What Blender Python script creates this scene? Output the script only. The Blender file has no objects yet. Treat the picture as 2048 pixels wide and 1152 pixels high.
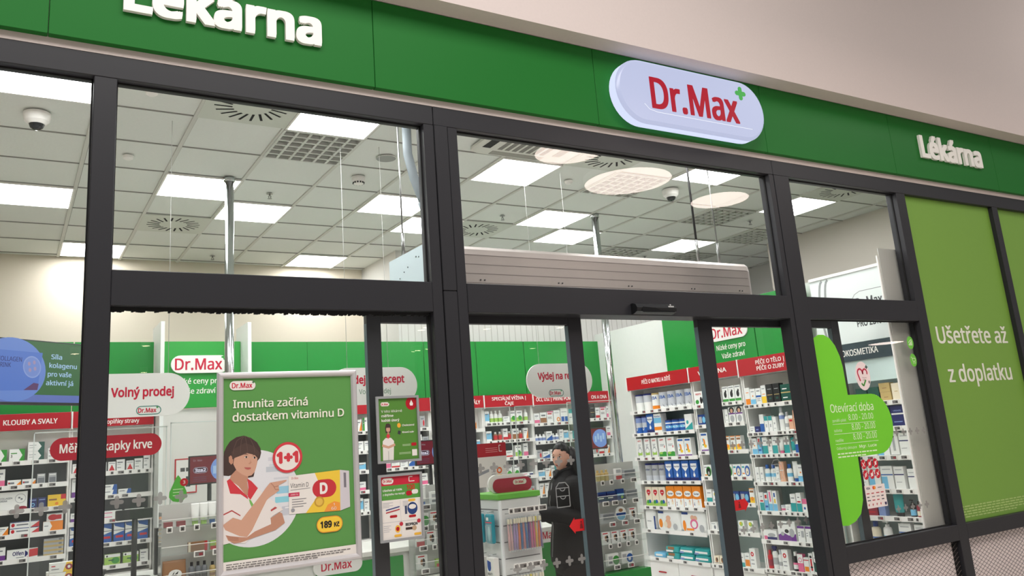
import bpy, math, random
from mathutils import Vector, Matrix
SC = bpy.context.scene
COL = SC.collection
PI = math.pi

# ---------------------------------------------------------------- camera, world, exposure
cam_d = bpy.data.cameras.new('camera')
cam = bpy.data.objects.new('camera', cam_d)
COL.objects.link(cam)
SC.camera = cam
cam_d.sensor_width = 36.0
cam_d.sensor_fit = 'HORIZONTAL'
cam_d.lens = 1650.9 * 36.0 / 2048.0
cam_d.shift_x = 21.0 / 2048.0
cam_d.shift_y = -60.8 / 2048.0
cam_d.clip_start = 0.05
YAW, PITCH, ROLL = 0.5472, 0.2211, -0.0742
_f = Vector((math.sin(YAW) * math.cos(PITCH), math.cos(YAW) * math.cos(PITCH), math.sin(PITCH)))
_r = Vector((math.cos(YAW), -math.sin(YAW), 0))
_u = _r.cross(_f)
_r2 = math.cos(ROLL) * _r + math.sin(ROLL) * _u
_u2 = -math.sin(ROLL) * _r + math.cos(ROLL) * _u
_m = Matrix((_r2, _u2, -_f)).transposed().to_4x4()
_m.translation = Vector((0.0, -3.96, 1.58))
cam.matrix_world = _m

vs = SC.view_settings
vs.view_transform = 'Standard'
vs.look = 'None'
vs.gamma = 1.0
vs.exposure = 0.0
vs.use_curve_mapping = False
SC.cycles.transparent_max_bounces = 24
SC.cycles.max_bounces = 8
SC.cycles.sample_clamp_indirect = 8.0

W = bpy.data.worlds.new('world')
SC.world = W
W.use_nodes = True
W.node_tree.nodes['Background'].inputs[0].default_value = (1.0, 0.97, 0.94, 1)
W.node_tree.nodes['Background'].inputs[1].default_value = 0.26

LED_POWER = 16.5          # radiance of the ceiling light panels inside the shop
MALL_LAMP = 15.0         # radiance of the round mall lamps
def area_light(name, loc, sx, sy, watts, col=(1, .96, .92), rot=(0, 0, 0)):
    d = bpy.data.lights.new(name, 'AREA')
    d.shape = 'RECTANGLE'
    d.size, d.size_y = sx, sy
    d.energy = watts
    d.color = col
    o = bpy.data.objects.new(name, d)
    o.location = loc
    o.rotation_euler = rot
    COL.objects.link(o)
    return o
area_light('unseen_mall_light', (0.5, -3.6, 6.4), 7.0, 3.2, 440)  # large light added out of view to light the mall front
for _x in (.7, 1.9, 3.1, 4.3, 5.5):          # fill lights added behind the head beam, unseen, to brighten front faces
    area_light('front_fill_light', (_x, .58, 3.84), .56, .56, 11, (1, 1, 1))
area_light('unseen_mall_light', (10.8, -2.8, 6.6), 3.0, 2.0, 120)

FLOOR = -0.08
CEIL = 3.86

# ---------------------------------------------------------------- materials
def lin(c):
    c = c / 255.0
    return c / 12.92 if c <= 0.04045 else ((c + 0.055) / 1.055) ** 2.4
_mats = {}
def mat(r, g, b, rough=0.5, metal=0.0, emit=0.0, spec=0.5, noise=0.0, bump=0.0, scale=8.0, alpha=1.0):
    key = (r, g, b, rough, metal, emit, spec, noise, bump, scale, alpha)
    if key in _mats:
        return _mats[key]
    m = bpy.data.materials.new('surface')
    m.use_nodes = True
    nt = m.node_tree
    p = nt.nodes['Principled BSDF']
    c = (lin(r), lin(g), lin(b), 1)
    p.inputs['Base Color'].default_value = c
    p.inputs['Roughness'].default_value = rough
    p.inputs['Metallic'].default_value = metal
    p.inputs['Specular IOR Level'].default_value = spec
    p.inputs['Alpha'].default_value = alpha
    if emit > 0:
        p.inputs['Emission Color'].default_value = c
        p.inputs['Base Color'].default_value = (c[0] * .12, c[1] * .12, c[2] * .12, 1)
        p.inputs['Emission Strength'].default_value = emit
    if noise > 0 or bump > 0:
        tc = nt.nodes.new('ShaderNodeTexCoord')
        nz = nt.nodes.new('ShaderNodeTexNoise')
        nz.inputs['Scale'].default_value = scale
        nz.inputs['Detail'].default_value = 5
        nt.links.new(tc.outputs['Object'], nz.inputs['Vector'])
        if noise > 0:
            mx = nt.nodes.new('ShaderNodeMix')
            mx.data_type = 'RGBA'
            mx.inputs[6].default_value = tuple(x * (1 - noise) for x in c[:3]) + (1,)
            mx.inputs[7].default_value = tuple(min(1, x * (1 + noise)) for x in c[:3]) + (1,)
            nt.links.new(nz.outputs['Fac'], mx.inputs[0])
            nt.links.new(mx.outputs[2], p.inputs['Base Color'])
        if bump > 0:
            bp = nt.nodes.new('ShaderNodeBump')
            bp.inputs['Strength'].default_value = bump
            bp.inputs['Distance'].default_value = 0.002
            nt.links.new(nz.outputs['Fac'], bp.inputs['Height'])
            nt.links.new(bp.outputs['Normal'], p.inputs['Normal'])
    _mats[key] = m
    return m

def glass_mat(name, r0, tint, frost=0.0, frost_col=(0.6, 0.6, 0.6)):
    m = bpy.data.materials.new(name)
    m.use_nodes = True
    nt = m.node_tree
    nt.nodes.clear()
    out = nt.nodes.new('ShaderNodeOutputMaterial')
    tr = nt.nodes.new('ShaderNodeBsdfTransparent')
    tr.inputs[0].default_value = tint + (1,)
    gl = nt.nodes.new('ShaderNodeBsdfGlossy')
    gl.inputs['Roughness'].default_value = 0.0
    gl.inputs[0].default_value = (1, 1, 1, 1)
    lw = nt.nodes.new('ShaderNodeLayerWeight')
    lw.inputs['Blend'].default_value = 0.5
    pw = nt.nodes.new('ShaderNodeMath')
    pw.operation = 'POWER'
    pw.inputs[1].default_value = 5.0
    mr = nt.nodes.new('ShaderNodeMath')
    mr.operation = 'MULTIPLY_ADD'
    mr.inputs[1].default_value = 1 - r0
    mr.inputs[2].default_value = r0
    mx = nt.nodes.new('ShaderNodeMixShader')
    nt.links.new(lw.outputs['Facing'], pw.inputs[0])
    nt.links.new(pw.outputs[0], mr.inputs[0])
    nt.links.new(mr.outputs[0], mx.inputs[0])
    nt.links.new(tr.outputs[0], mx.inputs[1])
    nt.links.new(gl.outputs[0], mx.inputs[2])
    last = mx
    if frost > 0:
        df = nt.nodes.new('ShaderNodeBsdfDiffuse')
        df.inputs[0].default_value = frost_col + (1,)
        m2 = nt.nodes.new('ShaderNodeMixShader')
        m2.inputs[0].default_value = frost
        nt.links.new(mx.outputs[0], m2.inputs[1])
        nt.links.new(df.outputs[0], m2.inputs[2])
        last = m2
    nt.links.new(last.outputs[0], out.inputs[0])
    return m
GLASS = glass_mat('window_glass', 0.042, (0.975, 0.985, 0.975))
ACRYL = glass_mat('clear_acrylic', 0.03, (0.97, 0.98, 0.975), 0.05, (0.8, 0.85, 0.85))
FROST = glass_mat('frosted_film', 0.02, (0.9, 0.9, 0.9), 0.80, (0.27, 0.265, 0.255))
CLEAR = glass_mat('clear_blister', 0.05, (0.95, 0.97, 0.97), 0.08, (0.85, 0.88, 0.9))
FAINT = glass_mat('etched_line', 0.02, (0.95, 0.95, 0.95), 0.35, (0.6, 0.62, 0.62))

WHITE = mat(240, 238, 234, 0.45)
FRAME = mat(43, 43, 47, 0.42, spec=.3, noise=0.05, bump=0.08, scale=300)
BLACK = mat(20, 20, 21, 0.5)
RUBBER = mat(10, 10, 11, 0.8)
FASCIA = mat(29, 108, 40, 0.5, spec=0.15)
PLASTER = mat(212, 199, 195, 0.75, noise=0.03, bump=0.15, scale=60)
SIGNRED = mat(178, 14, 32, 0.4)
HEADGREEN = mat(36, 140, 58, 0.25)
LETTER = mat(240, 238, 232, 0.4)
LOGORED = mat(200, 22, 58, 0.4)
LOGOGREEN = mat(38, 158, 56, 0.4)
LOGODARK = mat(40, 70, 60, 0.4)
SHELFW = mat(240, 242, 240, 0.4)
SHELFBACK = mat(190, 212, 210, 0.45)
DARKBACK = mat(88, 93, 94, 0.45)
CHROME = mat(200, 205, 205, 0.12, 1.0)
STEEL = mat(150, 152, 150, 0.3, 0.9)
TAGSCREEN = mat(120, 116, 114, 0.35)
TAGINK = mat(45, 43, 42, 0.4)
TAGRED = mat(150, 50, 60, 0.4)
EMITW = mat(254, 255, 255, 0.5, emit=LED_POWER)
SKIN = mat(222, 170, 148, 0.5)

# ---------------------------------------------------------------- mesh builder
_txt = {}
FONT = None
try:                                     # a sans-serif typeface that ships inside Blender (it has the Czech letters); else the built-in one
    import os
    FONT = bpy.data.fonts.load(os.path.join(bpy.utils.system_resource('DATAFILES'), 'fonts', 'NotoSansHebrew-Regular.woff2'))
except Exception:
    FONT = None
def text_mesh(s, bold=0.0, res=3):
    k = (s, bold, res)
    if bold > 0 and k not in _txt:
        v0, f0 = text_mesh(s, 0.0, res)
        v, f = [], []
        c = 1.5 * bold
        offs = [(0, 0), (c, c * .5), (-c * .97, c * .43), (c * .93, -c * .46), (-c * .9, -c * .53)]
        if bold >= .018:                 # heavy weights: two rings of copies keep the corners clean
            m = 8
            offs = [(c * (i % 3 - 1) + .0011 * i, c * (i // 3 - 1) * .8 + .0007 * i) for i in range(9)] if res >= 6 else [(0, 0)] + [(c * q * math.cos(.13 + 2 * PI * i / m + q), c * q * math.sin(.13 + 2 * PI * i / m + q)) for q in ((.5, 1.0) if bold >= .03 else (1.0,)) for i in range(m)]
        for n, (dx, dy) in enumerate(offs):
            f += [tuple(i + len(v) for i in q) for q in f0]
            v += [(p[0] + dx, p[1] + dy, n * .00002) for p in v0]
        _txt[k] = (v, f)
    if k not in _txt:
        cu = bpy.data.curves.new('lettering_source', 'FONT')
        if FONT:
            cu.font = FONT
        cu.body = s
        cu.size = 1.0
        cu.resolution_u = res
        cu.fill_mode = 'FRONT'
        ob = bpy.data.objects.new('lettering_source', cu)
        me = bpy.data.meshes.new_from_object(ob)
        _txt[k] = ([(v.co.x, v.co.y, 0.0) for v in me.vertices], [tuple(p.vertices) for p in me.polygons])
        bpy.data.objects.remove(ob)
        bpy.data.curves.remove(cu)
        bpy.data.meshes.remove(me)
    return _txt[k]
CAPH = max(v[1] for v in text_mesh('H')[0])

def circ(cx, cz, rx, rz=None, n=28, a0=0.0, a1=2 * PI):
    rz = rx if rz is None else rz
    full = abs(a1 - a0 - 2 * PI) < 1e-6
    k = n if full else n + 1
    return [(cx + rx * math.cos(a0 + (a1 - a0) * i / n), cz + rz * math.sin(a0 + (a1 - a0) * i / n)) for i in range(k)]
def rrect(x0, z0, x1, z1, r, n=6):
    r = min(r, (x1 - x0) / 2, (z1 - z0) / 2)
    p = []
    for cx, cz, a in ((x1 - r, z1 - r, 0), (x0 + r, z1 - r, PI / 2), (x0 + r, z0 + r, PI), (x1 - r, z0 + r, 1.5 * PI)):
        p += circ(cx, cz, r, r, n, a, a + PI / 2)
    q = []
    for a in p:
        if not q or abs(a[0] - q[-1][0]) + abs(a[1] - q[-1][1]) > 1e-7:
            q.append(a)
    if abs(q[0][0] - q[-1][0]) + abs(q[0][1] - q[-1][1]) < 1e-7:
        q.pop()
    return q
def cross_pts(cx, cz, r, w, n=6):
    """A plus sign with round ends: half length r, half arm width w."""
    p = []
    for k in range(4):
        a = k * PI / 2
        ca, sa = math.cos(a), math.sin(a)
        loc = [(r - w + w * math.cos(t), w * math.sin(t)) for t in [-PI / 2 + PI * i / n for i in range(n + 1)]]
        loc += [(w, w)]
        p += [(cx + x * ca - z * sa, cz + x * sa + z * ca) for x, z in loc]
    return p

class MB:
    def __init__(s):
        s.v, s.f, s.mi, s.ms, s.sm = [], [], [], [], []
    def idx(s, m):
        if m not in s.ms:
            s.ms.append(m)
        return s.ms.index(m)
    def add(s, vs_, fs, m, smooth=False):
        o = len(s.v)
        s.v += [tuple(v) for v in vs_]
        i = s.idx(m)
        for f in fs:
            s.f.append(tuple(a + o for a in f))
            s.mi.append(i)
            s.sm.append(smooth)
        return s
    def box(s, x0, y0, z0, x1, y1, z1, m):
        return s.add([(x0, y0, z0), (x1, y0, z0), (x1, y1, z0), (x0, y1, z0), (x0, y0, z1), (x1, y0, z1), (x1, y1, z1), (x0, y1, z1)],
                     [(0, 3, 2, 1), (4, 5, 6, 7), (0, 1, 5, 4), (1, 2, 6, 5), (2, 3, 7, 6), (3, 0, 4, 7)], m)
    def bbox(s, x0, y0, z0, x1, y1, z1, m, b=0.004):
        """box with chamfered edges"""
        b = min(b, (x1 - x0) / 3, (y1 - y0) / 3, (z1 - z0) / 3)
        ring = lambda x0, y0, x1, y1, z: [(x0 + b, y0, z), (x1 - b, y0, z), (x1, y0 + b, z), (x1, y1 - b, z), (x1 - b, y1, z), (x0 + b, y1, z), (x0, y1 - b, z), (x0, y0 + b, z)]
        L = [ring(x0 + b, y0 + b, x1 - b, y1 - b, z0), ring(x0, y0, x1, y1, z0 + b), ring(x0, y0, x1, y1, z1 - b), ring(x0 + b, y0 + b, x1 - b, y1 - b, z1)]
        return s.loft(L, m)
    def loft(s, L, m, smooth=False, close=True):
        n = len(L[0])
        vs_ = [p for r in L for p in r]
        fs = []
        for k in range(len(L) - 1):
            for i in range(n):
                j = (i + 1) % n
                fs.append((k * n + i, k * n + j, (k + 1) * n + j, (k + 1) * n + i))
        if close:
            fs.append(tuple(range(n - 1, -1, -1)))
            fs.append(tuple((len(L) - 1) * n + i for i in range(n)))
        return s.add(vs_, fs, m, smooth)
    def poly(s, pts, y, m, t=0.0):
        """flat polygon in the xz plane facing -y; t > 0 makes a slab from y-t (front) to y"""
        n = len(pts)
        a = sum(pts[i][0] * pts[(i + 1) % n][1] - pts[(i + 1) % n][0] * pts[i][1] for i in range(n))
        if a < 0:
            pts = pts[::-1]
        if t <= 0:
            return s.add([(x, y, z) for x, z in pts], [tuple(range(n))], m)
        vs_ = [(x, y - t, z) for x, z in pts] + [(x, y, z) for x, z in pts]
        fs = [tuple(range(n)), tuple(range(2 * n - 1, n - 1, -1))]
        fs += [(i, i + n, (i + 1) % n + n, (i + 1) % n) for i in range(n)]
        return s.add(vs_, fs, m)
    def rect(s, x0, z0, x1, z1, y, m, t=0.0):
        return s.poly([(x0, z0), (x1, z0), (x1, z1), (x0, z1)], y, m, t)
    def ringp(s, outer, inner, y, m, t=0.0):
        n = len(outer)
        vs_ = [(x, y, z) for x, z in outer] + [(x, y, z) for x, z in inner]
        return s.add(vs_, [(i, (i + 1) % n, (i + 1) % n + n, i + n) for i in range(n)], m)
    def stroke(s, pts, w, y, m):
        for (x0, z0), (x1, z1) in zip(pts, pts[1:]):
            dx, dz = x1 - x0, z1 - z0
            l = math.hypot(dx, dz) or 1
            nx, nz = -dz / l * w / 2, dx / l * w / 2
            s.poly([(x0 + nx, z0 + nz), (x0 - nx, z0 - nz), (x1 - nx, z1 - nz), (x1 + nx, z1 + nz)], y, m)
        return s
    def text(s, body, x, z, y, h, m, w=None, align='l', bold=0.0, t=0.0, slant=0.0, res=3):
        """lettering of cap height h, optional total width w, baseline z"""
        v, f = text_mesh(body, bold, res)
        if not v:
            return s
        x0, x1 = min(a[0] for a in v), max(a[0] for a in v)
        sz = h / CAPH
        sx = sz if w is None else w / max(1e-6, x1 - x0)
        tw = (x1 - x0) * sx
        ox = x - (0 if align == 'l' else tw / 2 if align == 'c' else tw)
        P = [(ox + (a - x0) * sx + slant * b * sz, z + b * sz, e) for a, b, e in v]
        def area(q):
            return sum(P[q[i]][0] * P[q[(i + 1) % len(q)]][1] - P[q[(i + 1) % len(q)]][0] * P[q[i]][1] for i in range(len(q)))
        f = [q if area(q) > 0 else q[::-1] for q in f]
        if t <= 0:
            return s.add([(a, y - e, b) for a, b, e in P], f, m)
        n = len(P)
        fs = list(f) + [tuple(i + n for i in reversed(q)) for q in f]
        cnt = {}
        for q in f:
            for i in range(len(q)):
                e = (q[i], q[(i + 1) % len(q)])
                cnt[e] = 1
        for a, b in cnt:
            if (b, a) not in cnt:
                fs.append((a, a + n, b + n, b))
        return s.add([(a, y - t - e, b) for a, b, e in P] + [(a, y, b) for a, b, e in P], fs, m)
    def cyl(s, p0, p1, r0, m, r1=None, n=14, smooth=True):
        p0, p1 = Vector(p0), Vector(p1)
        r1 = r0 if r1 is None else r1
        d = (p1 - p0).normalized()
        a = d.orthogonal().normalized()
        b = d.cross(a)
        L = [[tuple(p + (a * math.cos(2 * PI * i / n) + b * math.sin(2 * PI * i / n)) * r) for i in range(n)] for p, r in ((p0, r0), (p1, r1))]
        return s.loft(L, m, smooth)
    def tube(s, pts, r, m, n=10):
        pts = [Vector(p) for p in pts]
        L = []
        a = None
        for i, p in enumerate(pts):
            d = (pts[min(i + 1, len(pts) - 1)] - pts[max(i - 1, 0)]).normalized()
            a = d.orthogonal().normalized() if a is None else (a - d * a.dot(d)).normalized()
            b = d.cross(a)
            rr = r[i] if isinstance(r, (list, tuple)) else r
            L.append([tuple(p + (a * math.cos(2 * PI * k / n) + b * math.sin(2 * PI * k / n)) * rr) for k in range(n)])
        return s.loft(L, m, True)
    def lathe(s, prof, m, c=(0, 0, 0), n=18, sx=1.0, sy=1.0):
        """prof: [(r, z)] bottom to top; m a material or one per segment"""
        for k in range(len(prof) - 1):
            mm = m[k] if isinstance(m, (list, tuple)) else m
            L = [[(c[0] + sx * r * math.cos(2 * PI * i / n), c[1] + sy * r * math.sin(2 * PI * i / n), c[2] + z) for i in range(n)] for r, z in (prof[k], prof[k + 1])]
            s.loft(L, mm, True, close=False)
        for (r, z), fl, mm in ((prof[0], True, m[0] if isinstance(m, (list, tuple)) else m), (prof[-1], False, m[-1] if isinstance(m, (list, tuple)) else m)):
            ring = [(c[0] + sx * r * math.cos(2 * PI * i / n), c[1] + sy * r * math.sin(2 * PI * i / n), c[2] + z) for i in range(n)]
            s.add(ring, [tuple(range(n - 1, -1, -1)) if fl else tuple(range(n))], mm)
        return s
    def logo(s, cx, cz, w, y, red=None, green=None, pill=None, t=0.0, bold=0.012):
        """the pharmacy logo: red Dr.Max with a small plus, on a pill of width w when pill is given"""
        red, green = red or LOGORED, green or LOGOGREEN
        if pill:
            s.poly(rrect(cx - w / 2, cz - w * 0.16, cx + w / 2, cz + w * 0.16, w * 0.16), y, pill, 0.0)
            y -= 0.0006
        tw = w * (0.62 if pill else 0.88)
        x0 = cx - tw / 2 - w * 0.03
        h = tw * 0.245
        s.text('Dr.Max', x0, cz - h * 0.5, y, h, red, w=tw, bold=bold, t=t)
        pts = cross_pts(x0 + tw + h * 0.18, cz + h * 0.62, h * 0.27, h * 0.09)
        s.poly(pts, y, green, t)
        return s
    def mesh(s, name):
        me = bpy.data.meshes.new(name)
        me.from_pydata(s.v, [], s.f)
        for m in s.ms:
            me.materials.append(m)
        me.polygons.foreach_set('material_index', s.mi)
        me.polygons.foreach_set('use_smooth', s.sm)
        me.update()
        return me
    def build(s, name, parent=None, loc=(0, 0, 0), rz=0.0, label=None, cat=None, group=None, kind=None):
        return put(name, s.mesh(name), parent, loc, rz, label, cat, group, kind)

def put(name, data, parent=None, loc=(0, 0, 0), rz=0.0, label=None, cat=None, group=None, kind=None):
    o = bpy.data.objects.new(name, data)
    COL.objects.link(o)
    o.parent = parent
    o.location = loc
    o.rotation_euler = (0, 0, rz)
    if label: o['label'] = label
    if cat: o['category'] = cat
    if group: o['group'] = group
    if kind: o['kind'] = kind
    return o
def thing(name, label, cat, loc=(0, 0, 0), rz=0.0, group=None, kind=None):
    return put(name, None, None, loc, rz, label, cat, group, kind)

# ---------------------------------------------------------------- setting: shell of the shop and of the mall front
def slab(name, label, cat, x0, y0, z0, x1, y1, z1, m):
    return MB().box(x0, y0, z0, x1, y1, z1, m).build(name, label=label, cat=cat, kind='structure')
CREAM = mat(228, 217, 200, 0.8, noise=0.02, bump=0.1, scale=40)
GREYWALL = mat(214, 212, 208, 0.8, noise=0.02, bump=0.1, scale=40)
slab('floor_shop', 'pale tiled floor inside the pharmacy', 'floor', -3.2, 0.0, FLOOR - .1, 9.6, 6.0, FLOOR, mat(208, 208, 205, 0.35, noise=0.05, scale=3))
slab('floor_mall', 'light stone floor of the mall passage in front of the shop', 'floor', -14, -24, FLOOR - .1, 40, 0.0, FLOOR, mat(214, 206, 198, 0.35, noise=0.06, scale=2))
slab('wall_back', 'cream painted back wall of the pharmacy above the left shelves', 'wall', -3.2, 5.78, FLOOR, 3.95, 5.95, CEIL + .02, CREAM)
slab('wall_left', 'cream painted side wall of the pharmacy', 'wall', -3.3, 0.1, FLOOR, -3.1, 5.9, CEIL + .02, CREAM)
slab('wall_right', 'beige side wall seen through the upper right window', 'wall', 8.46, 0.11, FLOOR, 8.62, 3.25, CEIL + .02, mat(206, 198, 188, 0.8, noise=0.02, bump=0.1, scale=40))
slab('wall_far', 'far grey wall of the alcove behind the right wall corner', 'wall', 9.5, 0.1, FLOOR, 9.6, 4.7, CEIL + .02, GREYWALL)
b = MB()
b.box(3.83, 4.70, FLOOR, 9.6, 5.9, CEIL + .02, GREYWALL)
for i in range(64):
    b.box(3.86 + i * .085, 4.697, 2.6, 3.866 + i * .085, 4.70, 3.75, mat(188, 184, 178, 0.8))
b.build('wall_inner', label='pale grey ribbed wall block projecting behind the right part of the back shelves', cat='wall', kind='structure')

# ceiling: tiles, runners and thin joints
b = MB()
TILE = mat(224, 227, 222, 0.9, noise=0.05, bump=0.5, scale=55)
GRILLES = ((1.9, 1.78), (6.7, 2.38), (7.9, 2.98), (6.7, 4.18), (7.9, 4.18), (4.9, 1.78))
for i in range(-7, 15):
    for j in range(-2, 9):
        cx, cy = 1.3 + .6 * i, 1.18 + .6 * j
        if min(abs(cx - gx) + abs(cy - gy) for gx, gy in GRILLES) < .1:
            continue
        b.box(cx - .3, max(.1, cy - .3), CEIL + .012, cx + .3, min(5.9, cy + .3), CEIL + .1, TILE)
RUN = mat(205, 205, 198, 0.6)
JNT = mat(150, 150, 144, 0.8)
for i in range(-7, 15):
    x = 1.0 + .6 * i
    b.box(x - .014, 0.1, CEIL, x + .014, 5.8, CEIL + .012, RUN)
    b.box(x + .014, 0.1, CEIL + .010, x + .020, 5.8, CEIL + .0125, JNT)
for j in range(-1, 9):
    y = .88 + .6 * j
    b.box(-3.2, y - .004, CEIL + .004, 9.6, y + .004, CEIL + .0125, JNT)
b.build('ceiling', label='suspended white tile ceiling of the pharmacy', cat='ceiling', kind='structure')

# plaster above the shopfront, projecting bulkhead
slab('wall_front', 'beige plaster wall band above the dark shopfront frame', 'wall', -6, 0.0, 3.497, 13, .12, 4.3, PLASTER)
slab('wall_upper', 'large pinkish beige plaster bulkhead above the green fascia', 'wall', -8, -0.18, 4.072, 16, 0.1, 7.2, PLASTER)
slab('wall_side', 'mall wall to the right of the pharmacy front', 'wall', 9.3, 0.0, FLOOR, 16, .12, 3.6, PLASTER)
slab('wall_corner', 'mall wall to the left of the pharmacy front', 'wall', -8, 0.0, FLOOR, -2.6, .12, 3.6, PLASTER)

# ---------------------------------------------------------------- shopfront frame
def trim(n, label, boxes):
    b = MB()
    for q in boxes:
        b.bbox(*q, FRAME, 0.003)
    return b.build('trim_%d' % n, label=label, cat='frame', kind='structure')
trim(1, 'dark grey head beam along the top of the shopfront', [(-2.6, 0, 3.382, 2.022, .1, 3.497), (2.026, 0, 3.382, 4.826, .1, 3.497), (4.83, 0, 3.382, 9.3, .1, 3.497)])
trim(2, 'dark grey transom between left and centre mullions', [(.376, 0, 2.30, 1.96, .1, 2.463)])
trim(3, 'dark grey sliding door header over the shop entrance', [(2.174, -.004, 2.30, 4.78, .17, 2.463)])
trim(4, 'dark grey transom under the small upper right window', [(4.99, 0, 2.30, 6.308, .1, 2.463)])
trim(5, 'dark grey mullion left of the poster', [(.277, 0, FLOOR, .376, .1, 3.382)])
trim(6, 'wide dark grey centre mullion left of the entrance', [(1.96, 0, FLOOR, 2.022, .1, 3.382), (2.026, -.006, FLOOR, 2.108, .1, 2.415), (2.026, -.006, 2.418, 2.108, .1, 3.382), (2.112, 0, FLOOR, 2.174, .1, 3.382)])
trim(7, 'wide dark grey mullion right of the entrance', [(4.78, 0, FLOOR, 4.826, .1, 3.382), (4.83, -.004, FLOOR, 4.99, .1, 3.382)])
trim(8, 'dark grey mullion beside the lime green window panel', [(6.308, 0, FLOOR, 6.424, .1, 3.382)])
trim(9, 'dark grey mullion between the two lime green panels', [(7.742, 0, FLOOR, 7.83, .1, 3.382)])
trim(10, 'dark grey sill beam above the metal lattice panels', [(4.99, 0, .61, 6.308, .1, .723), (6.424, 0, .61, 7.742, .1, .723), (7.83, 0, .61, 9.3, .1, .723)])
trim(11, 'dark grey bottom rail of the shopfront', [(-2.6, 0, FLOOR, .277, .1, .1), (.376, 0, FLOOR, 1.96, .1, .1), (4.99, 0, FLOOR, 6.308, .1, .02), (6.424, 0, FLOOR, 7.742, .1, .02)])

CROSS = lambda b, x, z, y, r=.0275: b.poly(cross_pts(x, z, r, .009), y, FROST)
def frosted(parent, xs, z, y):
    me = None
    for x in xs:
        if me is None:
            me = CROSS(MB(), 0, 0, 0).mesh('frosted_cross')
        put('frosted_cross', me, parent, (x, y, z))
def window(n, label, panes, crosses=()):
    root = thing('window_%d' % n, label, 'window', kind='structure')
    first = None
    for (x0, z0, x1, z1) in panes:
        b = MB()
        b.rect(x0, z0, x1, z1, .05, GLASS)
        p = b.build('glass_pane', root)
        g = MB()
        for q in ((x0, z0, x0 + .007, z1), (x1 - .007, z0, x1, z1), (x0, z1 - .007, x1, z1), (x0, z0, x1, z0 + .007)):
            g.box(q[0], .044, q[1], q[2], .056, q[3], RUBBER)
        g.build('gasket', p)
        first = p
    for xs, z in crosses:
        frosted(first, xs, z, .0485)
    return root, first
P = .0867
window(1, 'tall clear window at the left edge beside the wall screen', [(-2.6, .1, .277, 3.382)], [([.06 - P * 3 + P * i for i in range(6)], 1.455)])
w2, pane2 = window(2, 'clear window behind the large vitamin poster, upper pane and lower pane', [(.376, 2.463, 1.96, 3.382), (.376, .1, 1.96, 2.30)], [([.43 + P * i for i in range(4)], 1.455)])
b = MB()
rnd = random.Random(4)
for i in range(160):
    x = .378 + i * .0098
    b.box(x, .040, 2.283 + rnd.uniform(-.006, .004), x + .0098, .058, 2.30, RUBBER)
b.build('brush_seal', w2)
window(3, 'clear window above the sliding entrance door', [(2.174, 2.463, 4.78, 3.382)])
w4, pane4 = window(4, 'clear window holding the green cross, small upper pane and tall lower pane', [(4.99, 2.463, 6.308, 3.382), (4.99, .723, 6.308, 2.30)], [([5.83 + P * i for i in range(5)], 1.445), ([5.70 + P * i for i in range(5)], .90)])

def leaf(n, label, x0, x1, sl, sr, crosses, arrow):
    root = thing('door_%d' % n, label, 'door', kind='structure')
    b = MB()
    for q in ((x0, .115, FLOOR + .02, x0 + sl, .157, 2.33), (x1 - sr, .115, FLOOR + .02, x1, .157, 2.33), (x0 + sl, .115, 2.255, x1 - sr, .157, 2.33), (x0 + sl, .115, FLOOR + .02, x1 - sr, .157, .06)):
        b.bbox(*q, FRAME, .003)
    b.build('leaf_frame', root)
    e = MB()
    for q in (x0, x1 - sr):
        e.box(q - .0015, .118, FLOOR + .03, q, .154, 2.25, mat(96, 112, 122, .35, .3))  # lighter strip paints the reflection on each stile's left side
    e.build('edge_sheen', root)
    p = MB().rect(x0 + sl, .06, x1 - sr, 2.255, .137, GLASS).build('glass_pane', root)
    for xs, z in crosses:
        frosted(p, xs, z, .1355)
    ax, az, d = arrow
    a = MB()
    a.poly([(ax - d * .065, az), (ax - d * .025, az + .045), (ax - d * .025, az + .033), (ax + d * .085, az + .033), (ax + d * .085, az - .033), (ax - d * .025, az - .033), (ax - d * .025, az - .045)], .1352, mat(205, 22, 30, .4))
    a.poly(circ(ax + d * .02, az + .016, .006, n=10), .1346, mat(120, 10, 16, .5))
    a.poly([(ax + d * .02 - .012, az - .02), (ax + d * .02 + .012, az - .02), (ax + d * .02 + .006, az + .008), (ax + d * .02 - .006, az + .008)], .1346, mat(120, 10, 16, .5))
    a.build('arrow_sticker', p)
    e = MB()
    ex, ez = (2.79, 1.27) if n == 1 else (4.58, 1.27)
    e.stroke([(ex - .045, ez - .07), (ex - .045, ez + .04), (ex - .022, ez + .065), (ex + .022, ez + .065), (ex + .045, ez + .04), (ex + .045, ez - .07), (ex - .045, ez - .07)], .006, .1352, FAINT)
    e.stroke([(ex - .045, ez - .01), (ex + .045, ez - .01)], .005, .1352, FAINT)
    e.stroke([(ex - .045, ez + .035), (ex + .045, ez + .035)], .005, .1352, FAINT)
    e.stroke(circ(ex, ez - .012, .018, .014, 8, PI, 2 * PI), .005, .1352, FAINT)
    e.stroke(circ(ex, ez + .033, .018, .014, 8, PI, 2 * PI), .005, .1352, FAINT)
    e.build('etched_drawer_icon', p)
    return root
leaf(1, 'left sliding door leaf in front of the customer', 1.62, 3.02, .08, .10, [([2.26 + P * i for i in range(8)], 1.455), ([2.45 + P * i for i in range(6)], .905)], (2.88, 1.09, 1))
leaf(2, 'right sliding door leaf in front of the body care shelves', 3.99, 5.45, .13, .09, [([4.19 + P * i for i in range(8)], 1.455), ([4.19 + P * i for i in range(8)], .915)], (4.20, 1.075, -1))

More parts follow.
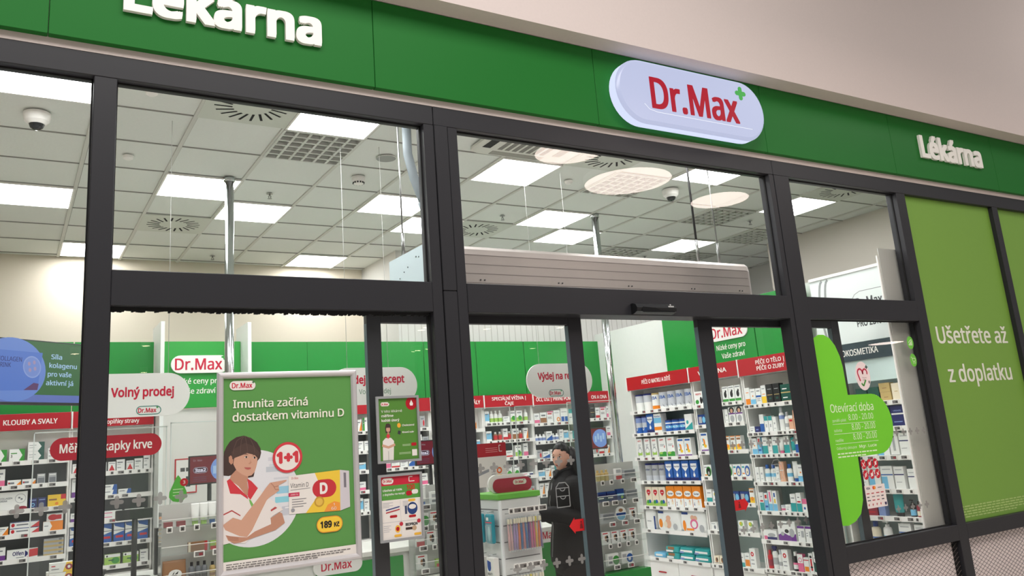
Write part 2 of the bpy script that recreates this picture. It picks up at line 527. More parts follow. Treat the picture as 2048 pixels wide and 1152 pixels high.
# metal lattice panels under the right windows
def lattice(x0, x1, label):
    root = thing('lattice_panel', label, 'panel')
    b = MB()
    z0, z1 = .02, .61
    wx, wz = .061, .033
    k = wz / wx
    def bar(xa, za, xb, zb, y, m):
        if xb - xa < .004:
            return
        t = .0020
        d = Vector((xb - xa, 0, zb - za)).normalized()
        nx, nz = -d.z * t / 2, d.x * t / 2
        vs_ = [(xa + nx, y - .0012, za + nz), (xa - nx, y - .0012, za - nz), (xb - nx, y - .0012, zb - nz), (xb + nx, y - .0012, zb + nz)]
        vs_ += [(p[0], y + .0012, p[2]) for p in vs_]
        b.add(vs_, [(0, 1, 2, 3), (7, 6, 5, 4), (0, 4, 5, 1), (1, 5, 6, 2), (2, 6, 7, 3), (3, 7, 4, 0)], m)
    H = z1 - z0
    n = int((x1 - x0 + H / k) / wx) + 2
    for i in range(n):
        for s in (1, -1):
            c = x0 - H / k + i * wx if s > 0 else x0 + i * wx
            # line x = c + s*(z-z0)/k
            xa, xb = (c, c + H / k) if s > 0 else (c - H / k, c)
            xa2, xb2 = max(xa, x0), min(xb, x1)
            if xb2 <= xa2:
                continue
            zz = lambda x: z0 + (x - c) * k * s
            bar(xa2, zz(xa2), xb2, zz(xb2), .03 if s < 0 else .0325, BLACK if s < 0 else mat(112, 100, 98, .5))
    b.build('lattice', root)
    MB().box(x0, .058, z0, x1, .085, z1, mat(252, 240, 238, .5)).build('backing_sheet', root, label='pinkish white sheet behind the lattice')
    MB().box(x1 - .03, .036, z0, x1, .0575, z1, RUBBER).build('side_rail', root)
    return root
lattice(4.995, 6.303, 'black diamond lattice panel below the window with the green cross')
lattice(6.429, 7.737, 'black diamond lattice panel below the lettered lime green panel')

# lime green film panels
LIME = mat(118, 160, 66, .4, spec=.35)
LTXT = mat(226, 228, 214, .45)
def lime(x0, x1, label, text):
    b = MB()
    b.box(x0, .04, .724, x1, .056, 3.381, LIME)
    if text:
        b.text('Ušetřete až', 6.565, 2.125, .0385, .135, LTXT, w=1.05, bold=.012)
        b.text('z doplatku', 6.625, 1.805, .0385, .135, LTXT, w=.945, bold=.012)
        rr = random.Random(8)
        F = mat(170, 196, 120, .5)
        for r in range(5):
            x = 6.455
            z = .832 - r * .0195
            while x < (7.68 if r < 4 else 7.2):
                w = rr.uniform(.03, .075)
                b.rect(x, z, min(x + w, 7.70), z + .009, .0385, F)
                x += w + .012
    return b.build('window_film', label=label, cat='window panel', group='lime green window panels')
lime(6.426, 7.740, 'lime green window panel lettered Ušetřete až z doplatku', True)
lime(7.832, 9.30, 'plain lime green window panel cut by the right picture edge', False)

# ---------------------------------------------------------------- green fascia, lettering and lit sign
root = thing('fascia', 'long green sign fascia running above the whole shopfront', 'sign fascia')
xs = [-4.62, -3.05, -1.48, .08, 1.66, 3.2, 4.76, 6.31, 7.86, 9.4, 10.9]
for a, c in zip(xs, xs[1:]):
    MB().bbox(a + .0015, -.04, 3.536, c - .0015, -.001, 4.068, FASCIA, .002).build('fascia_panel', root)
b = MB()
b.text('Lékárna', .385, 3.72, -.042, .185, LETTER, w=.97, bold=.022, t=.022, res=6)
b.build('raised_lettering', label='white raised letters Lékárna cut off by the top picture edge', cat='lettering', group='raised fascia lettering')
b = MB()
b.text('Lékárna', 6.69, 3.73, -.042, .185, LETTER, w=.93, bold=.022, t=.022, res=6)
b.build('raised_lettering', label='white raised letters Lékárna right of the lit oval sign', cat='lettering', group='raised fascia lettering')

root = thing('illuminated_sign', 'glowing white pill shaped sign with red letters over the entrance', 'sign', (3.99, -.042, 3.785))
EM = mat(203, 211, 244, .25, emit=.74)
EMS = mat(214, 222, 250, .3, emit=1.0)
b = MB()
pw, ph = .685, .226
def ringy(ins, y):
    return [(x, y, z) for x, z in rrect(-pw + ins, -ph + ins, pw - ins, ph - ins, ph - ins, 10)]
b.loft([ringy(.004, 0.0), ringy(0, -.01), ringy(0, -.07)][::-1], EMS, False, close=False)
b.loft([ringy(0, -.07), ringy(.006, -.083), ringy(.022, -.09)][::-1], EM, True, close=False)
b.poly([(p[0], p[2]) for p in ringy(.022, -.09)], -.09, EM)
b.build('lit_face', root)
b = MB()
SR = mat(198, 10, 44, .4, emit=.62, spec=.2)
SG = mat(52, 172, 62, .35, emit=.8)
b.text('Dr.Max', -.405, -.108, -.0905, .215, SR, w=.815, bold=.016, t=.004, res=8)
b.poly(cross_pts(.455, .128, .052, .017, 8), -.0905, SG, .004)
b.build('logo_lettering', root)
b = MB().stroke([(-.47, -.09), (-.43, -.125), (-.36, -.137), (.30, -.137), (.53, -.137)], .004, -.0915, mat(240, 244, 255, .3, emit=.9))  # highlight along the lower face, painted as a flat glowing stroke
b.build('highlight_stroke', root)

# door sensor on the header
root = thing('door_sensor', 'black motion sensor box on the door header', 'sensor', (3.49, -.006, 2.305))
b = MB()
prof = [(-.02, .0), (-.055, .012), (-.06, .035), (-.045, .058), (-.02, .066), (0, .066), (0, 0)]
b.loft([[(x, y, z) for y, z in prof] for x in (-.165, -.16, .155, .16)], mat(24, 25, 27, .3))
b.build('housing', root)
MB().poly([(-.13, .012), (-.12, .04), (-.02, .034), (.03, .018), (.14, .016), (.14, .008), (-.12, .006)], -.0605, mat(12, 12, 13, .15)).build('lens_window', root)
b = MB()
for k in range(6):
    b.rect(.09 + k * .008, .040, .096 + k * .008, .048, -.0535 - .0065, mat(210, 210, 210, .5))
b.rect(.103, .052, .112, .058, -.0605, mat(230, 230, 230, .5))
b.build('maker_mark', root)

# green opening hours cross sticker
b = MB()
GRN = mat(118, 208, 52, .4, spec=.3)
pts = [(4.992, .93), (4.992, 2.09)] + [(5.01, 2.125), (5.05, 2.165), (5.11, 2.19), (5.17, 2.19), (5.23, 2.165), (5.28, 2.11), (5.315, 2.03), (5.33, 1.95), (5.335, 1.745), (5.60, 1.745)]
pts += circ(5.60, 1.525, .205, .22, 14, PI / 2, -PI / 2)[1:]
pts += [(5.335, 1.30), (5.33, 1.11), (5.315, 1.0), (5.27, .91), (5.20, .865), (5.12, .845), (5.06, .85), (5.02, .875)]
b.poly(pts, .0485, GRN)
S = mat(226, 246, 206, .5)
y = .0478
b.text('Otevírací doba', 5.115, 1.625, y, .058, S, w=.49, bold=.004)
for k, (d, z) in enumerate((('pondělí–pátek', 1.562), ('sobota', 1.492), ('neděle', 1.422))):
    b.text(d, 5.12, z - .005, y, .02, S, w=(.15, .085, .085)[k])
    b.text('8.00 - 20.00', 5.30 if k == 0 else 5.32, z + .001, y, .042, S, w=.285 if k == 0 else .27)
    b.rect(5.115, z - .022, 5.60, z - .019, y, S)
b.text('Odborný zástupce', 5.12, 1.362, y, .018, S, w=.22)
b.text('Mgr. Lucie', 5.37, 1.362, y, .02, S, w=.2, bold=.01)
rr = random.Random(3)
for r in range(2):
    x = 5.12
    while x < (5.56 if r == 0 else 5.40):
        w = rr.uniform(.02, .05)
        b.rect(x, 1.328 - r * .022, x + w, 1.337 - r * .022, y, S)
        x += w + .008
b.build('opening_hours_sticker', label='bright green cross shaped opening hours sticker on the right window', cat='sticker')

b = MB()
PK = mat(240, 222, 222, .4)
b.poly(circ(5.545, 1.88, .085, .108, 36), .0483, PK)
HR = mat(196, 24, 66, .4)
hp = [(5.507, 1.842)] + circ(5.516, 1.904, .029, .029, 10, PI * 1.12, PI * .12)[0:] + [(5.546, 1.893)] + circ(5.573, 1.904, .025, .027, 10, PI * .85, -PI * .15)
b.stroke(hp, .013, .0478, HR)
b.stroke([(5.515, 1.825), (5.535, 1.805), (5.57, 1.85)], .014, .0476, mat(70, 150, 60, .4))
b.poly(cross_pts(5.60, 1.945, .016, .005), .0478, LOGODARK)
b.rect(5.60, 1.822, 5.612, 1.842, .0478, mat(70, 70, 70, .5))
b.text('Pečujeme', 5.535, 1.862, .0478, .008, mat(120, 60, 70, .5), w=.05)
b.text('o zdraví', 5.535, 1.846, .0478, .008, mat(120, 60, 70, .5), w=.03)
b.build('heart_sticker', label='white oval sticker with red heart outline and green tick', cat='sticker')
for k, (z, lab) in enumerate(((2.13, 'upper small round green sticker with chart icon'), (1.99, 'lower small round green sticker with cart icon'))):
    b = MB()
    b.poly(circ(6.205, z, .042, .052, 28), .0483, mat(112, 196, 70, .4))
    if k == 0:
        for i in range(4):
            b.rect(6.182 + i * .012, z - .022, 6.191 + i * .012, z - .008 + i * .009, .0478, S)
        b.stroke([(6.18, z), (6.20, z + .015), (6.225, z + .026)], .005, .0477, S)
    else:
        b.stroke([(6.178, z + .025), (6.19, z + .022), (6.198, z - .01), (6.225, z - .01), (6.232, z + .015), (6.192, z + .015)], .005, .0477, S)
        b.poly(circ(6.203, z - .022, .005), .0477, S)
        b.poly(circ(6.222, z - .022, .005), .0477, S)
    b.build('round_sticker', label=lab, cat='sticker', group='round green stickers on the right window')
b = MB()
RD = mat(200, 22, 44, .4)
CW = mat(238, 226, 222, .5)
for i in range(3):
    for j in range(2):
        cx, cz = 5.385 + i * .068 + j * .006, 1.243 - j * .075
        b.poly(circ(cx, cz, .030, .034, 24), .0483, RD)
        b.stroke([(cx - .018, cz - .02), (cx + .018, cz + .02)], .006, .0477, CW)
        k = i + 3 * j
        if k == 0: b.stroke([(cx - .016, cz + .014), (cx + .012, cz - .018)], .006, .0476, CW)
        elif k == 1: b.poly([(cx - .014, cz + .004), (cx - .004, cz + .016), (cx + .004, cz + .004), (cx + .014, cz + .01), (cx + .010, cz - .012), (cx - .010, cz - .012)], .0476, CW)
        elif k == 2: b.rect(cx - .010, cz - .012, cx + .010, cz + .012, .0476, CW)
        elif k == 3: b.ringp(circ(cx, cz, .012), circ(cx, cz, .007), .0476, CW)
        elif k == 4: b.poly([(cx - .012, cz - .014), (cx + .012, cz - .014), (cx + .016, cz + .006), (cx - .012, cz + .01)], .0476, CW)
        else: b.poly([(cx - .014, cz + .012), (cx + .008, cz + .002), (cx + .014, cz - .012), (cx - .006, cz - .006)], .0476, CW)
b.build('prohibition_stickers_sheet', label='clear sheet of six round red prohibition signs under the green cross', cat='sticker')
b = MB()
b.rect(5.352, .935, 5.582, 1.093, .0483, CW)
b.text('VISA', 5.368, 1.066, .0477, .014, mat(60, 60, 90, .5), w=.045, bold=.02)
b.poly(circ(5.452, 1.073, .012), .0477, mat(220, 40, 40, .5))
b.poly(circ(5.464, 1.073, .012), .0475, mat(240, 150, 40, .5))
rr = random.Random(5)
b.rect(5.50, 1.068, 5.545, 1.074, .0477, mat(120, 120, 130, .5))
for r in range(3):
    for c in range(4):
        x = 5.364 + c * .054
        b.rect(x, 1.033 - r * .024, x + rr.uniform(.025, .038), 1.040 - r * .024, .0477, rr.choice([mat(150, 140, 145, .5), mat(70, 70, 80, .5), mat(190, 70, 80, .5)]))
for c in range(4):
    b.poly([(5.372 + c * .045, .948), (5.380 + c * .045, .962), (5.372 + c * .045, .968), (5.366 + c * .045, .958)], .0477, mat(190, 40, 50, .5))
b.poly([(5.552, .965), (5.575, .965), (5.575, .95), (5.563, .942), (5.552, .95)], .0477, mat(60, 50, 90, .5))
b.build('payment_card_sticker', label='white sticker listing accepted payment cards below the red prohibition signs', cat='sticker')
# ---------------------------------------------------------------- ceiling fittings
ORD = ['first', 'second', 'third', 'fourth', 'fifth', 'sixth', 'seventh', 'eighth', 'ninth', 'tenth', 'eleventh', 'twelfth', 'thirteenth', 'fourteenth', 'fifteenth', 'sixteenth', 'seventeenth', 'eighteenth', 'nineteenth', 'twentieth', 'twenty-first', 'twenty-second', 'twenty-third', 'twenty-fourth']
fr = MB()
for q in ((-.297, -.297, -.283, .297), (.283, -.297, .297, .297), (-.283, -.297, .283, -.283), (-.283, .283, .283, .297)):
    fr.box(q[0], q[1], -.008, q[2], q[3], .006, WHITE)
fr_me = fr.mesh('panel_frame')
df_me = MB().box(-.283, -.283, -.004, .283, .283, .006, EMITW).mesh('diffuser')
LIGHTS = [(.1, 1.18, 'lit square ceiling panel behind the glass left of the first mullion, nearest'),
          (.1, 3.58, 'lit square ceiling panel at the left picture edge above the wall screen'),
          (.7, 5.38, 'lit square ceiling panel crossed by the left mullion near the back wall'),
          (1.3, 2.98, 'lit square ceiling panel touching the top of the left chrome pole'),
          (1.9, 1.18, 'lit square ceiling panel directly above the large egg crate grille'),
          (1.9, 3.58, 'lit square ceiling panel just right of the left chrome pole'),
          (3.1, 2.98, 'lit square ceiling panel behind the insulated grey hose'),
          (3.1, 5.38, 'lit square ceiling panel against the back wall left of the air curtain'),
          (3.7, 3.58, 'lit square ceiling panel half hidden by the centre mullion and valve'),
          (3.7, 1.78, 'lit square ceiling panel right below the air conditioning cassette'),
          (4.9, 2.98, 'lit square ceiling panel upper left of the right chrome pole'),
          (5.5, 3.58, 'lit square ceiling panel touching the right chrome pole'),
          (5.5, 1.18, 'lit square ceiling panel crossed by the two black suspension rods at the top'),
          (7.3, 3.58, 'lit square ceiling panel low above the air curtain between two grilles'),
          (7.3, 1.78, 'lit square ceiling panel cut by the right mullion beside a round vent')]
for x, y, lab in LIGHTS:
    t = thing('ceiling_light', lab, 'ceiling light', (x, y, CEIL), group='square ceiling light panels')
    put('panel_frame', fr_me, t)
    put('diffuser', df_me, t)
GRW = mat(206, 208, 202, .5)
gr = MB()
for i in range(7):
    u = -.29 + i * .58 / 6
    gr.box(u - .009, -.29, -.006, u + .009, .29, .05, GRW)
    gr.box(-.29, u - .009, -.006, .29, u + .009, .05, GRW)
gr_me = gr.mesh('egg_crate')
gb_me = MB().box(-.296, -.296, .051, .296, .296, .056, mat(60, 62, 60, .8)).mesh('dark_plenum')
for x, y, lab in ((1.9, 1.78, 'egg crate ceiling grille next to the left chrome pole window light'), (6.7, 2.38, 'egg crate ceiling grille beside the security camera over the entrance, nearer one'), (7.9, 2.98, 'egg crate ceiling grille at the right end above the air curtain'), (6.7, 4.18, 'egg crate ceiling grille partly hidden by the air curtain, left one'), (7.9, 4.18, 'egg crate ceiling grille partly hidden by the air curtain, right one'), (4.9, 1.78, 'egg crate ceiling grille covered by the reflected round lamp')):
    t = thing('ceiling_grille', lab, 'grille', (x, y, CEIL - .002), group='egg crate ceiling grilles')
    put('egg_crate', gr_me, t)
    put('dark_plenum', gb_me, t)
v = MB()
v.box(-.295, -.295, .0, .295, .295, .008, mat(204, 208, 198, .5))
v_me = v.mesh('vent_plate')
sl = MB()
for i in range(20):
    a = 2 * PI * i / 20
    d = Vector((math.cos(a), math.sin(a), 0))
    n = Vector((-d.y, d.x, 0)) 
    d = (d + n * .28).normalized()
    n = Vector((-d.y, d.x, 0)) * .0085
    c = Vector((math.cos(a), math.sin(a), 0)) * .125
    p, q = c, c + d * .115
    sl.add([tuple(p + n), tuple(q + n), tuple(q - n), tuple(p - n)], [(0, 1, 2, 3), (3, 2, 1, 0)], RUBBER)
sl_me = sl.mesh('swirl_slots')
for x, y, lab in ((1.3, 1.18, 'round swirl air vent left of the nearest left ceiling light'), (1.3, 4.18, 'round swirl air vent left of the chrome pole near the back wall'), (4.3, 1.18, 'round swirl air vent between the two large reflected lamps'), (4.3, 3.58, 'round swirl air vent beside the centre mullion'), (7.3, 1.18, 'round swirl air vent at the top of the small right window')):
    t = thing('ceiling_vent', lab, 'vent', (x, y, CEIL - .002), group='round swirl ceiling vents')
    put('vent_plate', v_me, t)
    put('swirl_slots', sl_me, t, (0, 0, -.001))
for x, y, lab in ((.08, 1.76, 'white dome security camera in the upper left window'), (5.45, 1.75, 'white dome security camera above the entrance, left of the suspension rods')):
    t = thing('dome_camera', lab, 'security camera', (x, y, CEIL), group='dome security cameras')
    MB().lathe([(.05, -.075), (.072, -.055), (.08, -.02), (.08, 0)], WHITE, n=24).build('housing', t)
    MB().lathe([(.004, -.112), (.022, -.108), (.038, -.095), (.046, -.074)], mat(30, 32, 34, .08), n=20).build('dome', t)
t = thing('smoke_detector', 'white round smoke detector left of the grey hose', 'smoke detector', (2.47, 2.32, CEIL))
MB().lathe([(.03, -.062), (.042, -.058), (.046, -.04), (.055, -.036), (.058, -.014), (.052, -.012), (.058, -.01), (.058, 0)], WHITE, n=24).build('housing', t)
b = MB()
for i in range(12):
    a = 2 * PI * i / 12
    b.box(.043 * math.cos(a) - .006, .043 * math.sin(a) - .006, -.057, .043 * math.cos(a) + .006, .043 * math.sin(a) + .006, -.044, BLACK)
b.build('sensor_slots', t)
MB().lathe([(.07, -.004), (.078, -.004), (.08, 0)], [mat(150, 152, 148, .6), WHITE], (2.51, 1.81, CEIL), 28).build('ceiling_speaker', label='round grey flush ceiling speaker beside the egg crate grille', cat='speaker')
SPR = [(1.9, 2.98, 'small metal sprinkler head right of the left chrome pole, upper one'), (1.91, 5.38, 'small metal sprinkler head left of the chrome pole near the back wall'), (4.3, 3.02, 'small metal sprinkler head above the vent beside the centre mullion'), (7.24, 2.40, 'small metal sprinkler head between two right grilles'), (7.2, 4.21, 'small metal sprinkler head just above the air curtain')]
b = MB()
b.cyl((0, 0, 0), (0, 0, -.022), .007, STEEL, n=8)
b.lathe([(.028, -.002), (.028, 0)], STEEL, n=14)
b.cyl((-.012, 0, -.02), (-.006, 0, -.042), .003, STEEL, n=6)
b.cyl((.012, 0, -.02), (.006, 0, -.042), .003, STEEL, n=6)
b.lathe([(.02, -.045), (.02, -.042)], STEEL, n=12)
s_me = b.mesh('sprinkler')
for x, y, lab in SPR:
    put('sprinkler', s_me, None, (x, y, CEIL), label=lab, cat='sprinkler', group='ceiling sprinklers')
b = MB()
b.lathe([(.02, -.03), (.035, -.02), (.04, 0)], WHITE, n=18)
d_me = b.mesh('motion_detector')
for x, y, lab in ((.68, 1.16, 'small white ceiling detector at the top left of the left window'), (.69, 2.38, 'small white ceiling detector left of the first light above the pole'), (4.3, 1.83, 'small white ceiling detector left of the reflected large lamp')):
    put('motion_detector', d_me, None, (x, y, CEIL), label=lab, cat='detector', group='small ceiling detectors')

# ceiling cassette
t = thing('air_conditioner', 'white ceiling cassette air conditioner at the top of the entrance window', 'air conditioner', (3.43, 1.0, CEIL))
b = MB()
b.loft([[(x, y, z) for x, y in rrect(-.40 + i, -.40 + i, .40 - i, .40 - i, .06)] for i, z in ((.02, -.035), (0, -.02), (0, 0))], mat(214, 214, 206, .5))
b.build('casing', t)
b = MB()
for i in range(7):
    b.box(-.22 + i * .065, -.25, -.037, -.18 + i * .065, .25, -.035, mat(120, 118, 112, .6))
b.build('intake_grille', t)
for (x0, y0, x1, y1) in ((-.36, -.24, -.29, .24), (.29, -.24, .36, .24), (-.24, .29, .24, .36), (-.24, -.36, .24, -.29)):
    MB().box(x0, y0, -.038, x1, y1, -.035, RUBBER if x1 < 0 and x0 < -.3 else mat(150, 148, 140, .6)).build('air_outlet', t)

# poles
for x, y, lab in ((1.485, 2.665, 'polished chrome floor to ceiling pole in the left window'), (5.25, 2.71, 'polished chrome floor to ceiling pole seen through the open entrance')):
    t = thing('chrome_pole', lab, 'pole', (x, y, FLOOR), group='chrome poles')
    MB().cyl((0, 0, 0), (0, 0, CEIL - FLOOR), .036, CHROME, n=28).build('tube', t)
    MB().cyl((0, 0, CEIL - FLOOR - .03), (0, 0, CEIL - FLOOR), .046, CHROME, n=28).build('collar', t)

# air curtain above the entrance
t = thing('air_curtain', 'long silver grey air curtain unit hanging above the entrance door', 'air curtain', (0, 0, 0))
BR = mat(176, 168, 164, .38, .55, noise=.06, scale=5)
b = MB()
pr = [(.50, 2.50), (.50, 2.76), (.51, 2.80), (.54, 2.825), (1.09, 2.83), (1.09, 2.50)]
b.loft([[(x, y, z) for y, z in pr] for x in (2.2, 4.97)], BR)
for i in range(5):
    z = 2.52 + i * .06
    b.box(2.2, .497, z, 4.96, .50, z + .004, mat(160, 152, 150, .35, .6))
for x in (2.55, 3.15, 3.75, 4.35, 4.85):
    for dx in (0, .03):
        for dz in (0, .04):
            b.cyl((x + dx, .5, 2.56 + dz), (x + dx, .494, 2.56 + dz), .005, mat(60, 58, 58, .5), n=8)
b.build('housing', t)
b = MB()
b.loft([[(x, y, z) for y, z in pr] for x in (2.185, 2.2)], mat(196, 214, 220, .4))
for y, z in ((.62, 2.76), (.66, 2.77), (.79, 2.73), (.85, 2.71), (.92, 2.68), (.92, 2.58)):
    b.cyl((2.185, y, z), (2.181, y, z), .005, mat(120, 130, 135, .5), n=8)
b.build('left_end_plate', t)
b = MB()
b.loft([[(x, y, z) for y, z in pr] for x in (4.97, 4.985)], mat(190, 186, 184, .4))
b.build('right_end_plate', t)
for k, (x, y) in enumerate(((4.52, .56), (4.78, .60), (2.22, .60), (2.23, .95))):
    b = MB()
    r = .009 if k == 0 else .006
    b.cyl((x, y, 2.82), (x, y, CEIL), r, BLACK if k == 0 else STEEL, n=10)
    b.cyl((x, y, 2.825), (x, y, 3.0), .012, STEEL, n=10)
    b.build('suspension_rod', t)
HOSE = mat(104, 113, 117, .65)
b = MB()
b.tube([(2.33, 1.02, CEIL), (2.33, 1.02, 3.6), (2.36, 1.0, 3.42), (2.40, .98, 3.28), (2.42, .98, 3.22)], .032, HOSE, 14)
b.tube([(2.41, .98, 3.24), (2.43, .96, 3.14), (2.48, .93, 3.0), (2.50, .92, 2.93)], .036, HOSE, 14)
b.cyl((2.505, .92, 2.83), (2.50, .92, 2.94), .018, mat(150, 110, 80, .35, .8), n=12)
b.cyl((2.42, .90, 2.83), (2.42, .90, 2.88), .02, mat(140, 60, 50, .4, .4), n=12)
b.build('insulated_hose', t)
b = MB()
b.tube([(2.50, 1.02, CEIL), (2.50, 1.0, 3.5), (2.52, .98, 3.2), (2.53, .95, 2.83)], .028, mat(118, 138, 145, .6), 12)
b.tube([(2.545, 1.0, CEIL), (2.545, 1.0, 3.4), (2.55, .95, 2.9)], .014, HOSE, 8)
b.cyl((2.46, .93, 3.11), (2.54, .93, 3.13), .032, mat(190, 195, 195, .3, .6), n=14)
b.build('supply_pipe', t)

# hanging wires carry the signs (with each sign below)
# ---------------------------------------------------------------- shelving units
tagS = MB().bbox(-.017, -.006, -.018, .017, 0, .018, WHITE, .002).rect(-.011, -.012, .011, .011, -.0063, TAGSCREEN).rect(-.007, -.008, .006, .004, -.0066, TAGINK).mesh('price_tag')
tagL = MB().bbox(-.031, -.006, -.018, .031, 0, .018, WHITE, .002).rect(-.024, -.012, .024, .012, -.0063, TAGSCREEN).rect(.004, -.008, .020, .004, -.0066, TAGINK).mesh('price_tag')
tagR = MB().bbox(-.031, -.006, -.018, .031, 0, .018, WHITE, .002).rect(-.024, -.012, .024, .012, -.0063, TAGSCREEN).rect(-.002, -.010, .020, .006, -.0066, TAGRED).mesh('price_tag')

UNITS = {}
def unit(key, label, W, zs, org, rz, depth=.36, zbase=.2, ztop=2.1, back=None, side=True, base=True, sign=None, header=None, phrase='', signz=(2.0, 2.14), zsh=None, rail=WHITE, left_x=0.0, group=None):
    back = back or DARKBACK
    t = thing('shelf_unit', label, 'shelf unit', (org[0], org[1], FLOOR), rz, group)
    U = dict(root=t, org=org, rz=rz, zs=zs, W=W, phrase=phrase, shelves=[], n=[0] * len(zs), depth=depth)
    UNITS[key] = U
    o = -FLOOR
    MB().box(0.0, depth, 0, W, depth + .02, ztop + o, back).build('back_panel', t)
    if side:
        MB().box(-.001, .03, 0, .014, depth, ztop + o, WHITE).build('side_panel', t)
        MB().box(W - .014, .03, 0, W + .001, depth, ztop + o, WHITE).build('side_panel', t)
    if base:
        MB().box(.0, .03, 0, W, depth, zbase + o - .03, WHITE).build('plinth_cabinet', t)
    for z in zs:
        b = MB()
        b.box(.014, .0, z + o - .02, W - .014, depth, z + o, SHELFW)
        b.box(.002, -.008, z + o - .034, W - .002, 0.0, z + o + .006, rail)
        s = b.build('shelf', t)
        U['shelves'].append(s)
    if sign:
        b = MB()
        b.box(.006, -.012, signz[0] + o, W - .006, .012, signz[1] + o, SIGNRED)
        s = b.build('category_sign', t)
        b = MB()
        n = len(sign)
        hh = .042 if n == 1 else .036
        for i, (tx, cx, w) in enumerate(sign):
            z = (signz[0] + signz[1]) / 2 + o - hh / 2 + (n - 1) * .029 - i * .058
            if tx: b.text(tx, cx, z, -.0125, hh, LETTER, w=w, align='c', bold=.014)
        b.build('lettering', s)
        MB().box(-.006, -.018, signz[0] + o - .01, .006, .012, signz[1] + o + .004, WHITE).build('sign_divider', t)
        MB().box(.0, .03, ztop + o - .1, W, depth, signz[0] + o, WHITE).build('top_filler', t)
    if U['shelves'] and sign:
        MB().box(.014, depth * .62, zs[0] + o, W - .014, depth * .62 + .008, signz[0] + o - .002, mat(236, 232, 228, .5)).build('pale_insert_panel', t)  # pale panel added to make the top bay look brighter
    if header:
        z0, z1, yy = header
        MB().bbox(.0015, yy, z0 + o, W - .0015, yy + .025, z1 + o, HEADGREEN, .002).build('header_panel', t)
    return U

def world(U, u, v, z):
    c, s = math.cos(U['rz']), math.sin(U['rz'])
    return (U['org'][0] + u * c - v * s, U['org'][1] + u * s + v * c, z)
COUNT = {}
WORN = dict(box='box', tin='tin', bottle='bottle', tube='tube', pack='pack')
def label_for(desc, nth, where):
    l = '%s, %s from left, %s' % (desc, nth, where)
    assert 4 <= len(l.replace('-', '').split()) <= 16, (l, len(l.split()))
    return l
def place(key, si, items, u0, gap=.006, v=.02, tags=True):
    """items: list of design keys ('' or a number leaves a space) from left to right on shelf si of a unit"""
    U = UNITS[key]
    if u0 is None:                       # pushed up against the right end of the shelf
        u0 = U['W'] - .018 - sum(q if isinstance(q, float) else DES[q.split('*')[0]]['size'][0] + gap for q in items) + gap
    u = u0
    z = U['zs'][si]
    rr = random.Random(hash_(key) + si * 7)
    last = -1
    for it in items:
        if isinstance(it, (int, float)):
            u += it
            continue
        stack = 1
        if '*' in it:
            it, stack = it.split('*')
            stack = int(stack)
        D = DES[it]
        w, d, h = D['size']
        u = max(u, .017)
        if u + w > U['W'] - .016:
            continue
        above = [q for q in U['zs'] if q > z + .02]
        room = (min(above) - z - .038) if above and U['shelves'] and U.get('solid', True) else 9
        sz = min(1.0, room / (h * stack))
        for k in range(stack):
            n = U['n'][si]
            U['n'][si] += 1
            where = '%s, %s' % (U.get('rows', ['top shelf', 'second shelf', 'third shelf', 'fourth shelf', 'fifth shelf', 'sixth shelf', 'bottom shelf'])[si], U['phrase'])
            lab = label_for(D['desc'], ORD[n], where)
            p = world(U, u + w / 2, v + d / 2, z + .0005 + k * (h + .0008) * sz)
            o = put(D['kind'], D['mesh'], None, p, U['rz'], lab, D['cat'], D['grp'] + ' in the ' + U['phrase'])
            o.scale = (1, 1, sz)
            for pn, pm in D['parts']:
                put(pn, pm, o)
        if tags and U['shelves'] and u + w / 2 - last > .055:
            m = tagL if w > .075 or rr.random() < .35 else tagS
            if m is tagL and rr.random() < .25: m = tagR
            put('price_tag', m, U['shelves'][si], (u + w / 2, -.0085, z - FLOOR - .012))
            last = u + w / 2
        u += w + gap
    return u
def hash_(s):
    return sum((i + 3) * ord(c) for i, c in enumerate(s))

